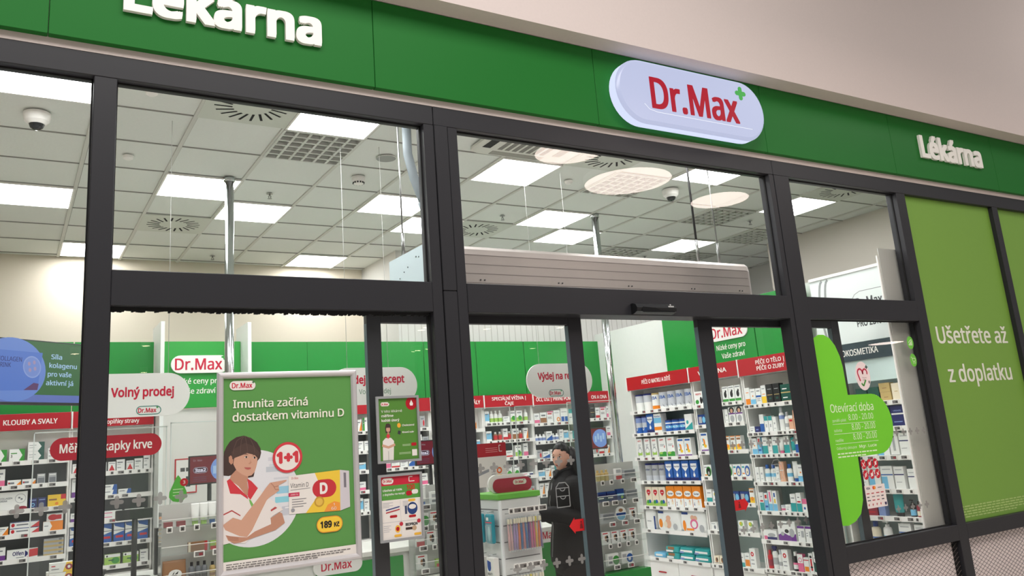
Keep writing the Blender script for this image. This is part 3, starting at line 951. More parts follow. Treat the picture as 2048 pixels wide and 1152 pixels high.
# ---------------------------------------------------------------- product designs
PC = dict(W=(238, 239, 236), R=(200, 28, 40), B=(36, 92, 170), N=(28, 36, 100), G=(60, 150, 60), DG=(14, 78, 66), T=(48, 160, 160), LB=(120, 190, 226), O=(238, 138, 28), Y=(240, 200, 50), P=(110, 50, 140), K=(28, 28, 30), GY=(176, 178, 180), SI=(196, 200, 206), PK=(226, 110, 150), BR=(150, 106, 70), CR=(236, 224, 200), M=(150, 40, 60), TX=(120, 124, 130), LG=(160, 200, 90), GO=(196, 170, 110), SK=(226, 176, 146), BU=(130, 150, 200), DB=(20, 60, 130))
def pm(k):
    return mat(*PC[k], 0.42)
DES = {}
def design(key, kind, desc, shape, size, base='W', dec=(), cat=None, cap=None, grp=None):
    w, d, h = size
    b = MB()
    parts = []
    cat = cat or {'box': 'box', 'tin': 'tin', 'bottle': 'bottle', 'pump': 'bottle', 'tube': 'tube', 'jar': 'jar', 'pack': 'pack', 'pouch': 'bag', 'spray': 'bottle'}[shape]
    def deco(fy, sx=1.0):
        for i, q in enumerate(dec):
            yy = fy - .0004 - i * .00012
            if q[0] == 'o':
                b.poly([(max(-.5, min(.5, x)) * w * sx, max(0.0, min(1.0, z)) * h) for x, z in circ(q[1] - .5, q[2], q[3], q[4], 18)], yy, pm(q[5]))
            elif q[0] == 't':
                b.text(q[1], (q[2] - .5) * w * sx, q[3] * h, yy, q[4] * h, pm(q[6]), w=q[5] * w * sx, align='c', bold=.02, res=2)
            elif q[0] == 'p':
                b.poly([((x - .5) * w * sx, z * h) for x, z in q[1]], yy, pm(q[2]))
            else:
                b.rect((q[0] - .5) * w * sx, q[1] * h, (q[2] - .5) * w * sx, q[3] * h, yy, pm(q[4]))
    if shape == 'box':
        b.box(-w / 2, -d / 2, 0, w / 2, d / 2, h, pm(base))
        deco(-d / 2)
    elif shape == 'disc':
        b.poly(circ(0, h / 2, w / 2, h / 2, 32), d / 2, pm(base), d)
        deco(-d / 2)
    elif shape == 'tin':
        r = w / 2
        bands = sorted([q for q in dec if q[0] == 'band'], key=lambda q: q[1])
        prof, mm = [(r * .97, 0)], []
        z = 0
        for q in bands:
            if q[1] > z:
                prof.append((r, q[1] * h)); mm.append(pm(base))
            prof.append((r, q[2] * h)); mm.append(pm(q[3])); z = q[2]
        prof.append((r, h * .9)); mm.append(pm(base))
        b.lathe(prof, mm, n=22)
        b2 = MB().lathe([(r * 1.02, h * .9), (r * 1.02, h * .985), (r * .95, h)], pm(cap or 'SI'), n=22)
        parts.append(('lid', b2.mesh('lid')))
        for i, q in enumerate(dec):
            if q[0] == 't':
                # lettering bent round the front of the tin
                vv, ff = text_mesh(q[1], .02, 2)
                x0, x1 = min(a[0] for a in vv), max(a[0] for a in vv)
                sc = q[4] * h / CAPH
                sw = q[5] * w / (x1 - x0)
                P = []
                for a, c, e in vv:
                    ang = ((a - x0 - (x1 - x0) / 2) * sw) / r
                    P.append(((r * 1.008 + e) * math.sin(ang), -(r * 1.008 + e) * math.cos(ang), q[3] * h + c * sc))
                b.add(P, ff, pm(q[6]))
            elif q[0] == 'c':
                P = []
                for x, z in circ(q[1], q[2], q[3], q[4], 16):
                    ang = x * 1.6
                    P.append((r * 1.006 * math.sin(ang), -r * 1.006 * math.cos(ang), z * h))
                b.add(P, [tuple(range(16))], pm(q[5]))
    elif shape in ('bottle', 'pump', 'spray', 'jar'):
        r = w / 2
        ct = .78 if shape != 'jar' else .68
        sy = d / w
        b.lathe([(r * .92, 0), (r, .02 * h), (r, h * (ct - .14) if shape != 'jar' else h * ct), (r * .86, h * (ct - .05)), (r * .45, h * ct)] if shape != 'jar' else [(r * .94, 0), (r, .04 * h), (r, h * ct)], pm(base), n=18, sy=sy)
        for i, q in enumerate(dec):
            if isinstance(q[0], (int, float)):
                b.lathe([(r * 1.006 + i * .0002, q[1] * h), (r * 1.006 + i * .0002, q[3] * h)], pm(q[4]), n=18, sy=sy)
        c = MB()
        cm = pm(cap or 'W')
        if shape == 'bottle':
            c.lathe([(r * .5, h * ct), (r * .5, h * .99), (r * .45, h)], cm, n=14)
        elif shape == 'jar':
            c.lathe([(r * 1.03, h * ct), (r * 1.03, h * .98), (r * .98, h)], cm, n=18, sy=sy)
        elif shape == 'pump':
            c.lathe([(r * .42, h * ct), (r * .42, h * .86)], cm, n=12)
            c.cyl((0, 0, h * .86), (0, 0, h * .94), r * .12, cm, n=8)
            c.box(-r * .9, -r * .22, h * .94, r * .3, r * .22, h, cm)
        else:
            c.lathe([(r * .42, h * ct), (r * .36, h * .86)], cm, n=12)
            c.bbox(-r * 1.0, -r * .35, h * .86, r * .7, r * .35, h, cm, .004)
            c.cyl((-r * .7, 0, h * .87), (-r * .55, 0, h * .76), r * .13, cm, n=6)
        parts.append(({'pump': 'pump_head', 'spray': 'trigger_head'}.get(shape, 'cap'), c.mesh('cap')))
    elif shape == 'tube':
        L = []
        for f, wx, dy in ((.18, .86, 1.0), (.4, .95, .85), (.7, 1.0, .5), (.93, 1.04, .12), (1.0, 1.04, .1)):
            L.append([(w / 2 * wx * math.cos(2 * PI * i / 16), d / 2 * dy * math.sin(2 * PI * i / 16), f * h) for i in range(16)])
        b.loft(L, pm(base), True)
        for i, q in enumerate(dec):
            if isinstance(q[0], (int, float)):
                L = []
                for f in (q[1], q[3]):
                    k = (f - .18) / .82
                    L.append([(w / 2 * 1.01 * (.86 + .18 * k) * math.cos(2 * PI * j / 16), d / 2 * (1.04 - .9 * k) * math.sin(2 * PI * j / 16), f * h) for j in range(16)])
                b.loft(L, pm(q[4]), True, close=False)
        c = MB().lathe([(w * .36, 0), (w * .38, h * .18)], pm(cap or 'W'), n=14, sy=d / w)
        parts.append(('cap', c.mesh('cap')))
    elif shape == 'pack':
        L = []
        n = 28
        for f, k in ((0, .9), (.12, 1.0), (.5, 1.03), (.88, 1.0), (1, .9)):
            L.append([(x * k, y * k, f * h) for x, y in rrect(-w / 2, -d / 2, w / 2, d / 2, min(w, d) * .18)])
        b.loft(L, pm(base), False)
        deco(-d / 2 * 1.03, .98)
    elif shape == 'pouch':
        L = []
        for f, wx, dy in ((0, 1.0, 1.0), (.3, 1.0, .95), (.7, .98, .6), (.9, .97, .2), (1.0, .97, .06)):
            L.append([(x * wx, y * dy, f * h) for x, y in rrect(-w / 2, -d / 2, w / 2, d / 2, d * .4)])
        b.loft(L, pm(base), True)
        deco(-d / 2)
    DES[key] = dict(kind=kind, desc=desc, size=size, mesh=b.mesh(kind), parts=parts, cat=cat, grp=grp or {'box': 'boxes', 'tin': 'tins', 'bottle': 'bottles', 'pump': 'bottles', 'tube': 'tubes', 'jar': 'jars', 'pack': 'packs', 'pouch': 'bags', 'spray': 'bottles'}[shape])

lines = lambda x0, x1, z, k, c='TX', s=.07: [(x0, z - i * s, x1 - (.12 if i % 2 else 0), z - i * s + .025, c) for i in range(k)]
# baby care
design('cav', 'formula_tin', 'silver tin with dark blue lid and green leaf', 'tin', (.125, .125, .185), 'SI', [('band', .0, .5, 'W'), ('c', -.5, .25, .25, .13, 'G')], cap='N')
design('beba', 'formula_tin', 'silver grey tin with large blue letters', 'tin', (.122, .122, .18), 'SI', [('band', .0, .16, 'W'), ('t', 'BEBA', 0, .62, .17, .92, 'B'), ('c', .45, .28, .3, .1, 'GY'), ('c', .5, .2, .25, .08, 'TX')], cap='SI')
design('bebo', 'formula_tin', 'cream tin with blue letters and orange base', 'tin', (.105, .105, .18), 'W', [('band', .0, .24, 'O'), ('t', 'BEBA', 0, .62, .17, .92, 'B')], cap='GO')
design('nut', 'formula_tin', 'slim blue and grey translucent formula tin', 'tin', (.10, .10, .19), 'B', [('band', .35, .62, 'SI'), ('band', .62, .9, 'BU'), ('c', -.1, .3, .2, .12, 'W')], cap='N')
design('nutg', 'formula_tin', 'grey formula tin with dark blue lid', 'tin', (.10, .10, .185), 'GY', [('band', .0, .3, 'SI'), ('t', 'Nutrilon', 0, .6, .1, .8, 'N')], cap='N')
design('nub', 'formula_box', 'blue formula box with white shield and drop', 'box', (.115, .08, .205), 'B', [('p', [(.12, .85), (.88, .85), (.88, .66), (.5, .46), (.12, .66)], 'W'), ('t', 'Nutrilon', .5, .68, .07, .7, 'N'), (0, 0, 1, .16, 'N'), ('o', .5, .28, .13, .09, 'W'), ('p', [(.42, .33), (.5, .46), (.58, .33)], 'W')])
design('nuo', 'formula_box', 'white and light blue box with orange band', 'box', (.12, .08, .20), 'W', [(0, .5, 1, .78, 'LB'), (0, .12, 1, .3, 'O'), ('t', 'Nutrilon', .5, .82, .07, .8, 'B')])
design('cans', 'formula_tin', 'short bright blue tin with white band', 'tin', (.105, .105, .125), 'B', [('band', .3, .5, 'LB'), ('band', .66, .76, 'W'), ('c', .2, .4, .3, .12, 'W')], cap='N')
design('teal', 'formula_box', 'white box with slanted teal corner', 'box', (.11, .07, .165), 'W', [('p', [(0, 0), (1, 0), (1, .5), (0, .1)], 'T'), ('o', .35, .5, .16, .12, 'T')])
design('hipn', 'formula_box', 'narrow white box with red letters and green arc', 'box', (.09, .07, .205), 'W', [('t', 'HiPP', .5, .83, .08, .62, 'R'), (.1, .2, .9, .3, 'LG'), ('o', .5, .36, .36, .16, 'GY'), ('o', .5, .35, .29, .12, 'W'), (.1, .12, .9, .24, 'LG'), ('t', '1', .22, .04, .1, .08, 'K')] + lines(.25, .75, .66, 3))
design('hipg', 'formula_box', 'white box with red letters and green meadow', 'box', (.115, .07, .205), 'W', [('t', 'HiPP', .45, .83, .08, .5, 'R'), (0, 0, 1, .2, 'G'), ('o', .3, .2, .3, .06, 'LG'), ('o', .75, .2, .3, .07, 'G'), (.75, .46, .85, .58, 'R')] + lines(.2, .8, .62, 2))
design('kbl', 'cereal_box', 'white box with giraffe picture and purple base', 'box', (.10, .06, .185), 'W', [(.12, .84, .88, .94, 'B'), (0, 0, 1, .09, 'P'), ('o', .5, .45, .12, .2, 'O'), ('o', .42, .62, .1, .06, 'O'), ('o', .6, .28, .2, .09, 'Y'), ('o', .3, .35, .08, .05, 'G'), (.2, .5, .3, .7, 'LB')])
design('heart', 'cereal_box', 'cream box with red heart and green field', 'box', (.105, .06, .20), 'CR', [('o', .4, .74, .2, .12, 'R'), ('o', .6, .74, .2, .12, 'R'), ('p', [(.22, .7), (.78, .7), (.5, .52)], 'R'), (.34, .7, .66, .73, 'W'), (0, 0, 1, .2, 'LG'), ('o', .6, .24, .2, .1, 'B'), ('o', .3, .22, .2, .1, 'G')])
for k in '1234':
    design('sun' + k, 'formula_box', 'orange box with white oval label numbered ' + k, 'box', (.125, .07, .21), 'O', [(0, 0, 1, .42, 'W'), ('o', .5, .64, .42, .14, 'W'), ('t', 'Sunar', .5, .6, .09, .6, 'N'), ('t', k, .17, .08, .16, .1, 'N'), ('o', .68, .22, .14, .12, 'CR'), ('o', .66, .3, .07, .07, 'SK'), ('p', [(0, .42), (.5, .5), (1, .42), (.5, .38)], 'O')])
design('dia', 'diaper_pack', 'large nappy pack with orange bear and baby', 'pack', (.36, .16, .205), 'W', [(.06, .84, .3, .95, 'DB'), ('o', .15, .35, .08, .22, 'O'), ('o', .5, .62, .1, .13, 'SK'), ('o', .48, .35, .13, .24, 'SK'), ('o', .78, .2, .1, .16, 'GY'), ('o', .36, .3, .08, .16, 'CR')])
design('dib', 'diaper_pack', 'large nappy pack with orange tower and family', 'pack', (.36, .16, .205), 'W', [(.06, .84, .32, .95, 'DB'), ('o', .14, .3, .07, .26, 'O'), (.22, .08, .52, .18, 'O'), ('o', .5, .7, .08, .12, 'SK'), ('o', .62, .68, .08, .12, 'SK'), ('o', .55, .4, .16, .24, 'PK'), ('o', .55, .38, .1, .16, 'W'), ('o', .85, .2, .1, .18, 'GY')])
design('whp', 'diaper_pack', 'plain white soft pack', 'pack', (.17, .14, .20), 'W', [(.86, .0, 1, .7, 'DB'), (.2, .4, .6, .46, 'GY')])
design('wipe', 'wipes_pack', 'teal wipes pack with white label band', 'pack', (.20, .14, .062), 'T', [(.05, .3, .95, .62, 'W'), (.0, .1, .3, .4, 'BU')])
design('wipb', 'wipes_pack', 'teal and brown wipes pack', 'pack', (.20, .14, .062), 'T', [(.2, .5, .7, .95, 'BR'), (.05, .1, .6, .4, 'W')])
design('wips', 'wipes_pack', 'pale mint wipes pack', 'pack', (.18, .12, .05), 'LB', [(.2, .3, .8, .7, 'W')])
# generic boxes
design('prev', 'supplement_box', 'white box with red letters and dark picture', 'box', (.16, .06, .14), 'W', [('t', 'PREVITO', .35, .74, .12, .5, 'R'), ('o', .55, .35, .1, .25, 'K'), ('o', .75, .35, .1, .25, 'K'), ('o', .2, .25, .16, .16, 'G'), ('o', .85, .2, .1, .1, 'Y')])
design('dog', 'pet_medicine_box', 'white box with black dog picture and green base', 'box', (.075, .06, .155), 'W', [('o', .5, .48, .24, .2, 'K'), ('o', .62, .68, .13, .09, 'K'), (0, 0, 1, .2, 'G'), (.1, .88, .9, .93, 'TX')])
design('dog2', 'pet_medicine_box', 'green and white box with dog head picture', 'box', (.10, .05, .115), 'W', [('o', .62, .45, .36, .42, 'G'), ('o', .6, .42, .26, .36, 'K'), ('o', .6, .3, .12, .16, 'GY'), (.06, .78, .5, .84, 'TX'), (.06, .1, .4, .2, 'O')])
design('dog3', 'pet_medicine_box', 'blue and white box with white dog picture', 'box', (.10, .05, .115), 'W', [('o', .7, .45, .34, .44, 'B'), ('o', .68, .4, .2, .3, 'CR'), ('o', .68, .36, .05, .06, 'K'), (.06, .7, .36, .84, 'T'), (.06, .2, .34, .3, 'O')])
design('hair', 'hair_care_box', 'white box with portrait oval and purple band', 'box', (.085, .05, .15), 'W', [('o', .5, .8, .4, .2, 'K'), ('o', .5, .76, .2, .14, 'SK'), (0, .54, 1, .62, 'P'), ('o', .5, .26, .32, .22, 'GY')])
design('yel', 'supplement_box', 'white and amber box with dark letters', 'box', (.058, .05, .135), 'W', [(0, 0, 1, .4, 'Y'), ('o', .5, .3, .3, .14, 'O'), (.1, .72, .9, .86, 'BR'), (0, .94, 1, 1, 'O')])
design('whp2', 'medicine_box', 'small white box with dark sketch', 'box', (.085, .05, .075), 'W', [('o', .62, .4, .16, .24, 'TX'), (.1, .8, .7, .86, 'TX')])
design('brn', 'medicine_box', 'small white box with brown picture rows', 'box', (.066, .05, .078), 'CR', [('o', .5, .5, .25, .3, 'BR'), ('o', .6, .6, .1, .2, 'K'), (.1, .1, .9, .2, 'GY')])
design('wo', 'cosmetic_box', 'tall white box with orange foot', 'box', (.055, .05, .165), 'W', [(0, 0, 1, .36, 'O'), (.2, .7, .8, .74, 'O')])
design('wb', 'cosmetic_box', 'tall white box with light blue foot', 'box', (.062, .05, .15), 'W', [(0, 0, 1, .34, 'LB'), (.2, .8, .8, .84, 'TX'), ('o', .5, .55, .12, .05, 'O')])
design('wbb', 'cosmetic_box', 'tall white box with blue band', 'box', (.062, .05, .15), 'W', [(0, .44, 1, .56, 'B'), (.2, .8, .8, .86, 'TX')] + lines(.15, .8, .34, 3))
design('wy', 'cosmetic_box', 'tall white box with yellow foot', 'box', (.055, .05, .17), 'W', [(0, 0, 1, .4, 'Y'), (.2, .5, .8, .54, 'O'), (.2, .8, .8, .84, 'TX')])
design('blk', 'cosmetic_box', 'black box with fine gold line', 'box', (.075, .06, .175), 'K', [(.1, .42, .9, .45, 'GO'), (.2, .72, .8, .75, 'GY'), (.3, .2, .7, .3, 'DG')])
design('grn', 'cosmetic_box', 'dark green flat box with white letters', 'box', (.155, .08, .078), 'DG', [(.12, .42, .46, .54, 'W'), (0, 0, 1, .12, 'GO')])
design('bt', 'sunscreen_box', 'tall white box with bright blue lower half', 'box', (.05, .045, .165), 'W', [(0, 0, 1, .48, 'B')])
design('tt', 'sunscreen_box', 'tall white box with teal top', 'box', (.042, .04, .145), 'W', [(0, .72, 1, 1, 'T'), (.3, .3, .7, .5, 'GY')])
design('wp', 'cosmetic_box', 'tall plain white box', 'box', (.042, .04, .135), 'W', [(.3, .5, .7, .62, 'GY'), (.2, .2, .8, .24, 'GY')])
design('pkt', 'cosmetic_box', 'tall pale pink box', 'box', (.05, .045, .18), 'SK', [(.15, .55, .85, .6, 'W'), (.4, .75, .6, .8, 'R')])
design('pks', 'cosmetic_box', 'pale pink box with red label', 'box', (.048, .045, .135), 'SK', [(0, 0, 1, .1, 'W'), (.15, .6, .85, .72, 'R'), (0, .8, 1, 1, 'W')])
design('nb', 'cosmetic_box', 'small dark blue box', 'box', (.06, .05, .058), 'N', [(.2, .4, .7, .6, 'BU')])
design('ws', 'cosmetic_box', 'small white box', 'box', (.058, .05, .062), 'W', [(.15, .3, .6, .4, 'TX'), (.15, .6, .8, .68, 'GY')])
design('tlb', 'cosmetic_box', 'white box with teal lower half', 'box', (.06, .05, .155), 'W', [(0, 0, 1, .5, 'T'), (.2, .75, .8, .8, 'TX')])
design('blx', 'tooth_care_box', 'light blue box with white ends', 'box', (.04, .04, .16), 'LB', [(0, .6, 1, 1, 'W'), (.1, .2, .9, .3, 'B'), (.2, .7, .8, .9, 'R')])
design('blp', 'tooth_care_box', 'white and cyan box with pink letters', 'box', (.045, .04, .185), 'W', [(0, 0, 1, .35, 'LB'), (.3, .45, .7, .92, 'PK')])
design('bly', 'tooth_care_box', 'white and cyan box with yellow letters', 'box', (.045, .04, .18), 'W', [(0, 0, 1, .35, 'LB'), (.3, .4, .7, .6, 'Y'), (.3, .7, .7, .9, 'B')])
design('pnk', 'cosmetic_box', 'white box with pink top and blue dots', 'box', (.055, .05, .115), 'W', [(0, .62, 1, 1, 'PK'), ('o', .4, .3, .2, .1, 'B')])
design('tln', 'cosmetic_box', 'teal and white box with red label', 'box', (.052, .05, .165), 'W', [(0, 0, 1, .45, 'T'), (.15, .5, .85, .58, 'R'), (.3, .75, .7, .8, 'TX')])
design('prp', 'incontinence_pack', 'large white box with purple wave', 'box', (.20, .09, .17), 'W', [('p', [(0, 0), (1, 0), (1, .38), (.6, .28), (.3, .42), (0, .3)], 'P'), ('o', .5, .5, .12, .1, 'K'), ('o', .78, .42, .15, .22, 'GY'), ('o', .25, .36, .1, .1, 'GY'), (.06, .84, .6, .9, 'TX')])
design('prs', 'incontinence_pack', 'flat white box with purple base and pink corner', 'box', (.15, .08, .085), 'W', [(0, 0, 1, .3, 'N'), (0, 0, .25, .4, 'PK'), ('o', .6, .5, .3, .2, 'GY')])
design('prx', 'medicine_box', 'white box with lilac lid and grey text', 'box', (.075, .06, .135), 'W', [(0, .86, 1, 1, 'P'), (.1, .55, .3, .6, 'TX'), (.1, .4, .3, .45, 'TX'), (.5, .3, .9, .7, 'GY')])
design('ora', 'medicine_box', 'white box with orange block', 'box', (.06, .05, .13), 'W', [(.05, .1, .95, .55, 'O'), (.2, .75, .8, .8, 'TX')])
design('redt', 'mouthwash_bottle', 'tall red bottle', 'bottle', (.05, .04, .16), 'R', [(0, .15, 1, .5, 'M')], cap='R')
design('mws', 'mouthwash_spray', 'white trigger bottle with dark blue head', 'spray', (.06, .045, .2), 'W', [(0, .2, 1, .5, 'GY')], cap='N')
design('whr', 'tooth_care_box', 'tall white box with red round logo', 'box', (.07, .05, .175), 'W', [('o', .45, .72, .28, .12, 'R'), ('o', .45, .72, .1, .05, 'W'), (.15, .2, .7, .24, 'TX'), (.15, .4, .7, .44, 'TX')])
design('bkp', 'mouthwash_bottle', 'dark bottle with white and pink label', 'bottle', (.06, .05, .165), 'K', [(0, .12, 1, .34, 'W'), (0, .34, 1, .44, 'PK')], cap='W')
design('pkj', 'tooth_care_pack', 'pink pack with white ring', 'box', (.06, .04, .15), 'PK', [(0, .5, 1, 1, 'W'), ('o', .5, .68, .34, .13, 'PK'), ('o', .5, .68, .24, .09, 'W')])
design('wrd', 'tooth_care_box', 'white box with orange red foot', 'box', (.055, .04, .125), 'W', [(.1, .08, .9, .4, 'O'), (0, .8, 1, .86, 'R')])
design('dnt', 'toothpaste_box', 'slim white box with vertical red letters', 'box', (.042, .04, .165), 'W', [('o', .5, .82, .3, .07, 'K'), (.3, .12, .7, .72, 'R'), ('o', .5, .3, .3, .05, 'K')])
design('dng', 'toothpaste_box', 'slim white box with green stripe', 'box', (.042, .04, .18), 'W', [('p', [(0, .1), (1, .0), (1, .4), (0, .55)], 'DG'), (.2, .7, .8, .74, 'TX')])
design('cor', 'denture_box', 'light blue box with dark blue oval', 'box', (.085, .05, .155), 'LB', [('o', .5, .78, .42, .1, 'DB'), (.22, .75, .78, .81, 'W'), (0, 0, 1, .25, 'B'), ('o', .5, .42, .3, .08, 'DB'), (0, .93, 1, 1, 'PK')])
design('bwl', 'shampoo_bottle', 'white bottle with bright blue cap', 'bottle', (.062, .04, .155), 'W', [(0, .3, 1, .5, 'LB')], cap='B')
design('bwt', 'lotion_tube', 'white tube with blue cap', 'tube', (.055, .04, .18), 'W', [(0, .45, 1, .6, 'LB')], cap='B')
design('bbl', 'lotion_bottle', 'tall white and blue bottle', 'bottle', (.055, .045, .215), 'W', [(0, .5, 1, .66, 'BU')], cap='SI')
design('brl', 'lotion_bottle', 'white bottle with silver cap', 'bottle', (.05, .045, .17), 'W', [(0, .2, 1, .4, 'GY')], cap='SI')
design('jarw', 'cream_jar', 'small white round jar', 'jar', (.055, .055, .055), 'W', [(0, .2, 1, .5, 'PK')], cap='SI')
design('tpk', 'cream_tube', 'white tube with pink band', 'tube', (.05, .035, .15), 'W', [(0, .3, 1, .5, 'PK')], cap='PK')
design('ttl', 'cream_tube', 'teal tube with white cap', 'tube', (.05, .035, .14), 'T', [(0, .5, 1, .8, 'W')], cap='W')
design('wgl', 'medicine_box', 'white box with green foot', 'box', (.075, .05, .12), 'W', [(0, 0, 1, .35, 'T'), (.15, .7, .8, .76, 'TX')])
design('ylw', 'medicine_box', 'white box with lemon picture', 'box', (.075, .06, .105), 'W', [('o', .5, .72, .3, .2, 'LG'), ('o', .4, .76, .15, .12, 'Y'), (.1, .1, .9, .3, 'GY')])
design('dkb', 'pet_medicine_box', 'dark blue patterned box', 'box', (.11, .05, .105), 'DB', [(.1, .2, .5, .8, 'GY'), ('o', .75, .5, .2, .3, 'LB')])
# dermocosmetics
design('gold', 'perfume_box', 'gold perfume box', 'box', (.095, .06, .072), 'GO', [(.3, .4, .7, .46, 'BR')])
design('cream', 'perfume_box', 'tall pale cream box', 'box', (.072, .06, .135), 'CR', [(.3, .5, .7, .54, 'GO')])
design('dbx', 'cosmetic_box', 'dark teal cosmetic box', 'box', (.10, .06, .12), 'DG', [(.2, .4, .8, .46, 'GY')])
design('uri', 'skin_care_box', 'navy blue box with white band', 'box', (.115, .06, .165), 'N', [('t', 'URIAGE', .5, .72, .06, .6, 'BU'), (.04, .56, .96, .63, 'W'), (.15, .2, .8, .24, 'BU')])
design('svr', 'skin_care_box', 'white box with navy line', 'box', (.085, .05, .175), 'W', [(0, .62, 1, .67, 'N'), (.15, .84, .85, .88, 'GY'), (.15, .3, .7, .33, 'GY')])
design('svn', 'skin_care_box', 'narrow white box with navy line', 'box', (.062, .045, .155), 'W', [(0, .6, 1, .65, 'N'), (.15, .8, .85, .84, 'GY')])
design('svl', 'skin_care_box', 'white and light blue box with blue line', 'box', (.105, .05, .18), 'W', [(0, .6, 1, .65, 'B'), (0, 0, .5, .55, 'LB'), (.15, .84, .85, .88, 'GY')])
design('syr', 'skin_care_box', 'white box with black syringe picture', 'box', (.075, .05, .185), 'W', [(.36, .2, .64, .75, 'GY'), ('o', .5, .8, .12, .05, 'K'), (0, 0, 1, .04, 'K')])
design('tgr', 'cream_tube', 'bright turquoise tube with black cap', 'tube', (.085, .05, .18), 'T', [(0, .55, 1, .62, 'LB')], cap='K')
design('redb', 'skin_care_box', 'flat red gift box', 'box', (.18, .08, .085), 'M', [(.1, .3, .9, .4, 'R')])
design('buv', 'skin_care_box', 'soft blue box', 'box', (.06, .05, .14), 'BU', [(.2, .6, .8, .66, 'W')])
design('smb', 'skin_care_bottle', 'small dark bottle with blue label', 'pump', (.045, .045, .13), 'K', [(0, .1, 1, .45, 'LB')], cap='K')
design('smr', 'skin_care_bottle', 'small dark red bottle', 'bottle', (.045, .045, .12), 'M', [(0, .1, 1, .4, 'CR')], cap='K')
design('lrp', 'lotion_bottle', 'white pump bottle with blue square label', 'pump', (.075, .055, .19), 'W', [(0, .12, 1, .42, 'LB')], cap='W')
design('lrb', 'lotion_bottle', 'cream bottle with dark blue cap', 'bottle', (.08, .06, .185), 'CR', [(0, .3, 1, .36, 'B')], cap='DB')
# generic medicine boxes for the back shelves
G = [('g1', 'white box with red band', [(0, .0, 1, .28, 'R')]), ('g2', 'white box with blue swoosh', [('p', [(0, 0), (1, 0), (1, .6), (0, .2)], 'B')]), ('g3', 'white box with green band', [(0, 0, .4, 1, 'G')]), ('g4', 'white box with orange corner', [('p', [(.5, 0), (1, 0), (1, .9)], 'O')]), ('g5', 'white box with purple foot', [(0, 0, 1, .4, 'P')]), ('g6', 'pale blue box with dark letters', [(0, .2, 1, .8, 'LB')]), ('g7', 'white box with pink foot', [(0, 0, 1, .35, 'PK')]), ('g8', 'white box with teal side', [(.65, 0, 1, 1, 'T')]), ('g9', 'grey box with red dot', [(0, 0, 1, 1, 'GY'), ('o', .7, .4, .18, .25, 'R')]), ('g0', 'plain white box with grey lettering', [(.1, .25, .55, .34, 'GY')])]
for k, d, dec in G:
    i = int(k[1])
    for v_, (w, h) in enumerate(((.068, .10), (.085, .07), (.055, .125))):
        design(k + 'abc'[v_], 'medicine_box', ('small ' if v_ == 0 else 'flat ' if v_ == 1 else 'upright ') + d, 'box', (w + (i % 3) * .006, .05, h + (i % 4) * .006), 'W', list(dec) + [(.1, .7, .75, .79, 'TX'), (.1, .55, .5, .6, 'GY')])
GB = [k + c for k, _, _ in G for c in 'abc']
design('gt', 'herbal_tea_box', 'green and white herbal tea box', 'box', (.082, .05, .13), 'W', [(0, 0, 1, .4, 'LG'), ('o', .6, .35, .3, .2, 'G'), (.15, .76, .85, .84, 'TX')])
design('gb1', 'juice_bottle', 'small clear bottle with green label', 'bottle', (.05, .05, .14), 'W', [(0, .1, 1, .4, 'LG')], cap='W')
design('bn', 'medicine_box', 'brown and white upright box', 'box', (.085, .05, .125), 'W', [(0, 0, 1, .5, 'BR'), (.15, .65, .85, .8, 'TX')])
design('rdw', 'medicine_box', 'white box with red letters and dark lines', 'box', (.085, .05, .135), 'W', [(.1, .74, .8, .84, 'R'), (0, .9, 1, 1, 'PK')] + lines(.1, .8, .5, 3, 'K'))
design('orb', 'supplement_box', 'white box with orange disc', 'box', (.09, .05, .145), 'W', [('o', .7, .25, .28, .18, 'O'), ('o', .7, .25, .16, .1, 'CR'), (.1, .76, .8, .82, 'GY')])
design('blb', 'medicine_box', 'white box with two blue panels', 'box', (.105, .05, .165), 'W', [(.05, .05, .46, .4, 'B'), (.54, .05, .95, .4, 'B'), (.1, .7, .8, .76, 'GY')])
design('tgb', 'medicine_box', 'teal topped white box', 'box', (.07, .05, .15), 'W', [(0, .66, 1, 1, 'T'), (.1, .3, .6, .36, 'TX')])
design('pill', 'pill_bottle', 'small white pill bottle with blue label', 'bottle', (.045, .045, .085), 'W', [(0, .15, 1, .5, 'BU')], cap='W')
design('pilr', 'pill_bottle', 'brown pill bottle with red label', 'bottle', (.05, .05, .10), 'BR', [(0, .15, 1, .6, 'R')], cap='W')
design('yb', 'supplement_box', 'yellow and dark blue box', 'box', (.07, .05, .125), 'Y', [(0, 0, 1, .4, 'DB'), ('o', .5, .7, .3, .18, 'O'), (.3, .66, .7, .74, 'R')])
# left bay designs
design('k1', 'joint_care_box', 'white and green box with white arrow', 'box', (.115, .06, .105), 'G', [('p', [(0, 0), (.6, 0), (.85, .5), (.6, 1), (0, 1)], 'W'), (.1, .62, .5, .7, 'G'), ('t', '3', .15, .34, .2, .1, 'K')])
design('k2', 'joint_care_box', 'dark green box with white arrow', 'box', (.125, .06, .078), 'DG', [('p', [(0, 0), (.6, 0), (.82, .5), (.6, 1), (0, 1)], 'W'), (.08, .6, .5, .68, 'GY'), (.08, .35, .4, .42, 'GY')])
design('k3', 'joint_care_box', 'long white box with orange swirl', 'box', (.10, .04, .048), 'W', [(.06, .3, .5, .62, 'TX'), ('p', [(.6, 0), (1, 0), (1, .8), (.75, .3)], 'O'), ('o', .12, .5, .06, .14, 'R')])
design('k4', 'medicine_box', 'grey upright box', 'box', (.06, .05, .085), 'GY', [(.1, .1, .9, .6, 'TX'), (.1, .8, .9, .9, 'W')])
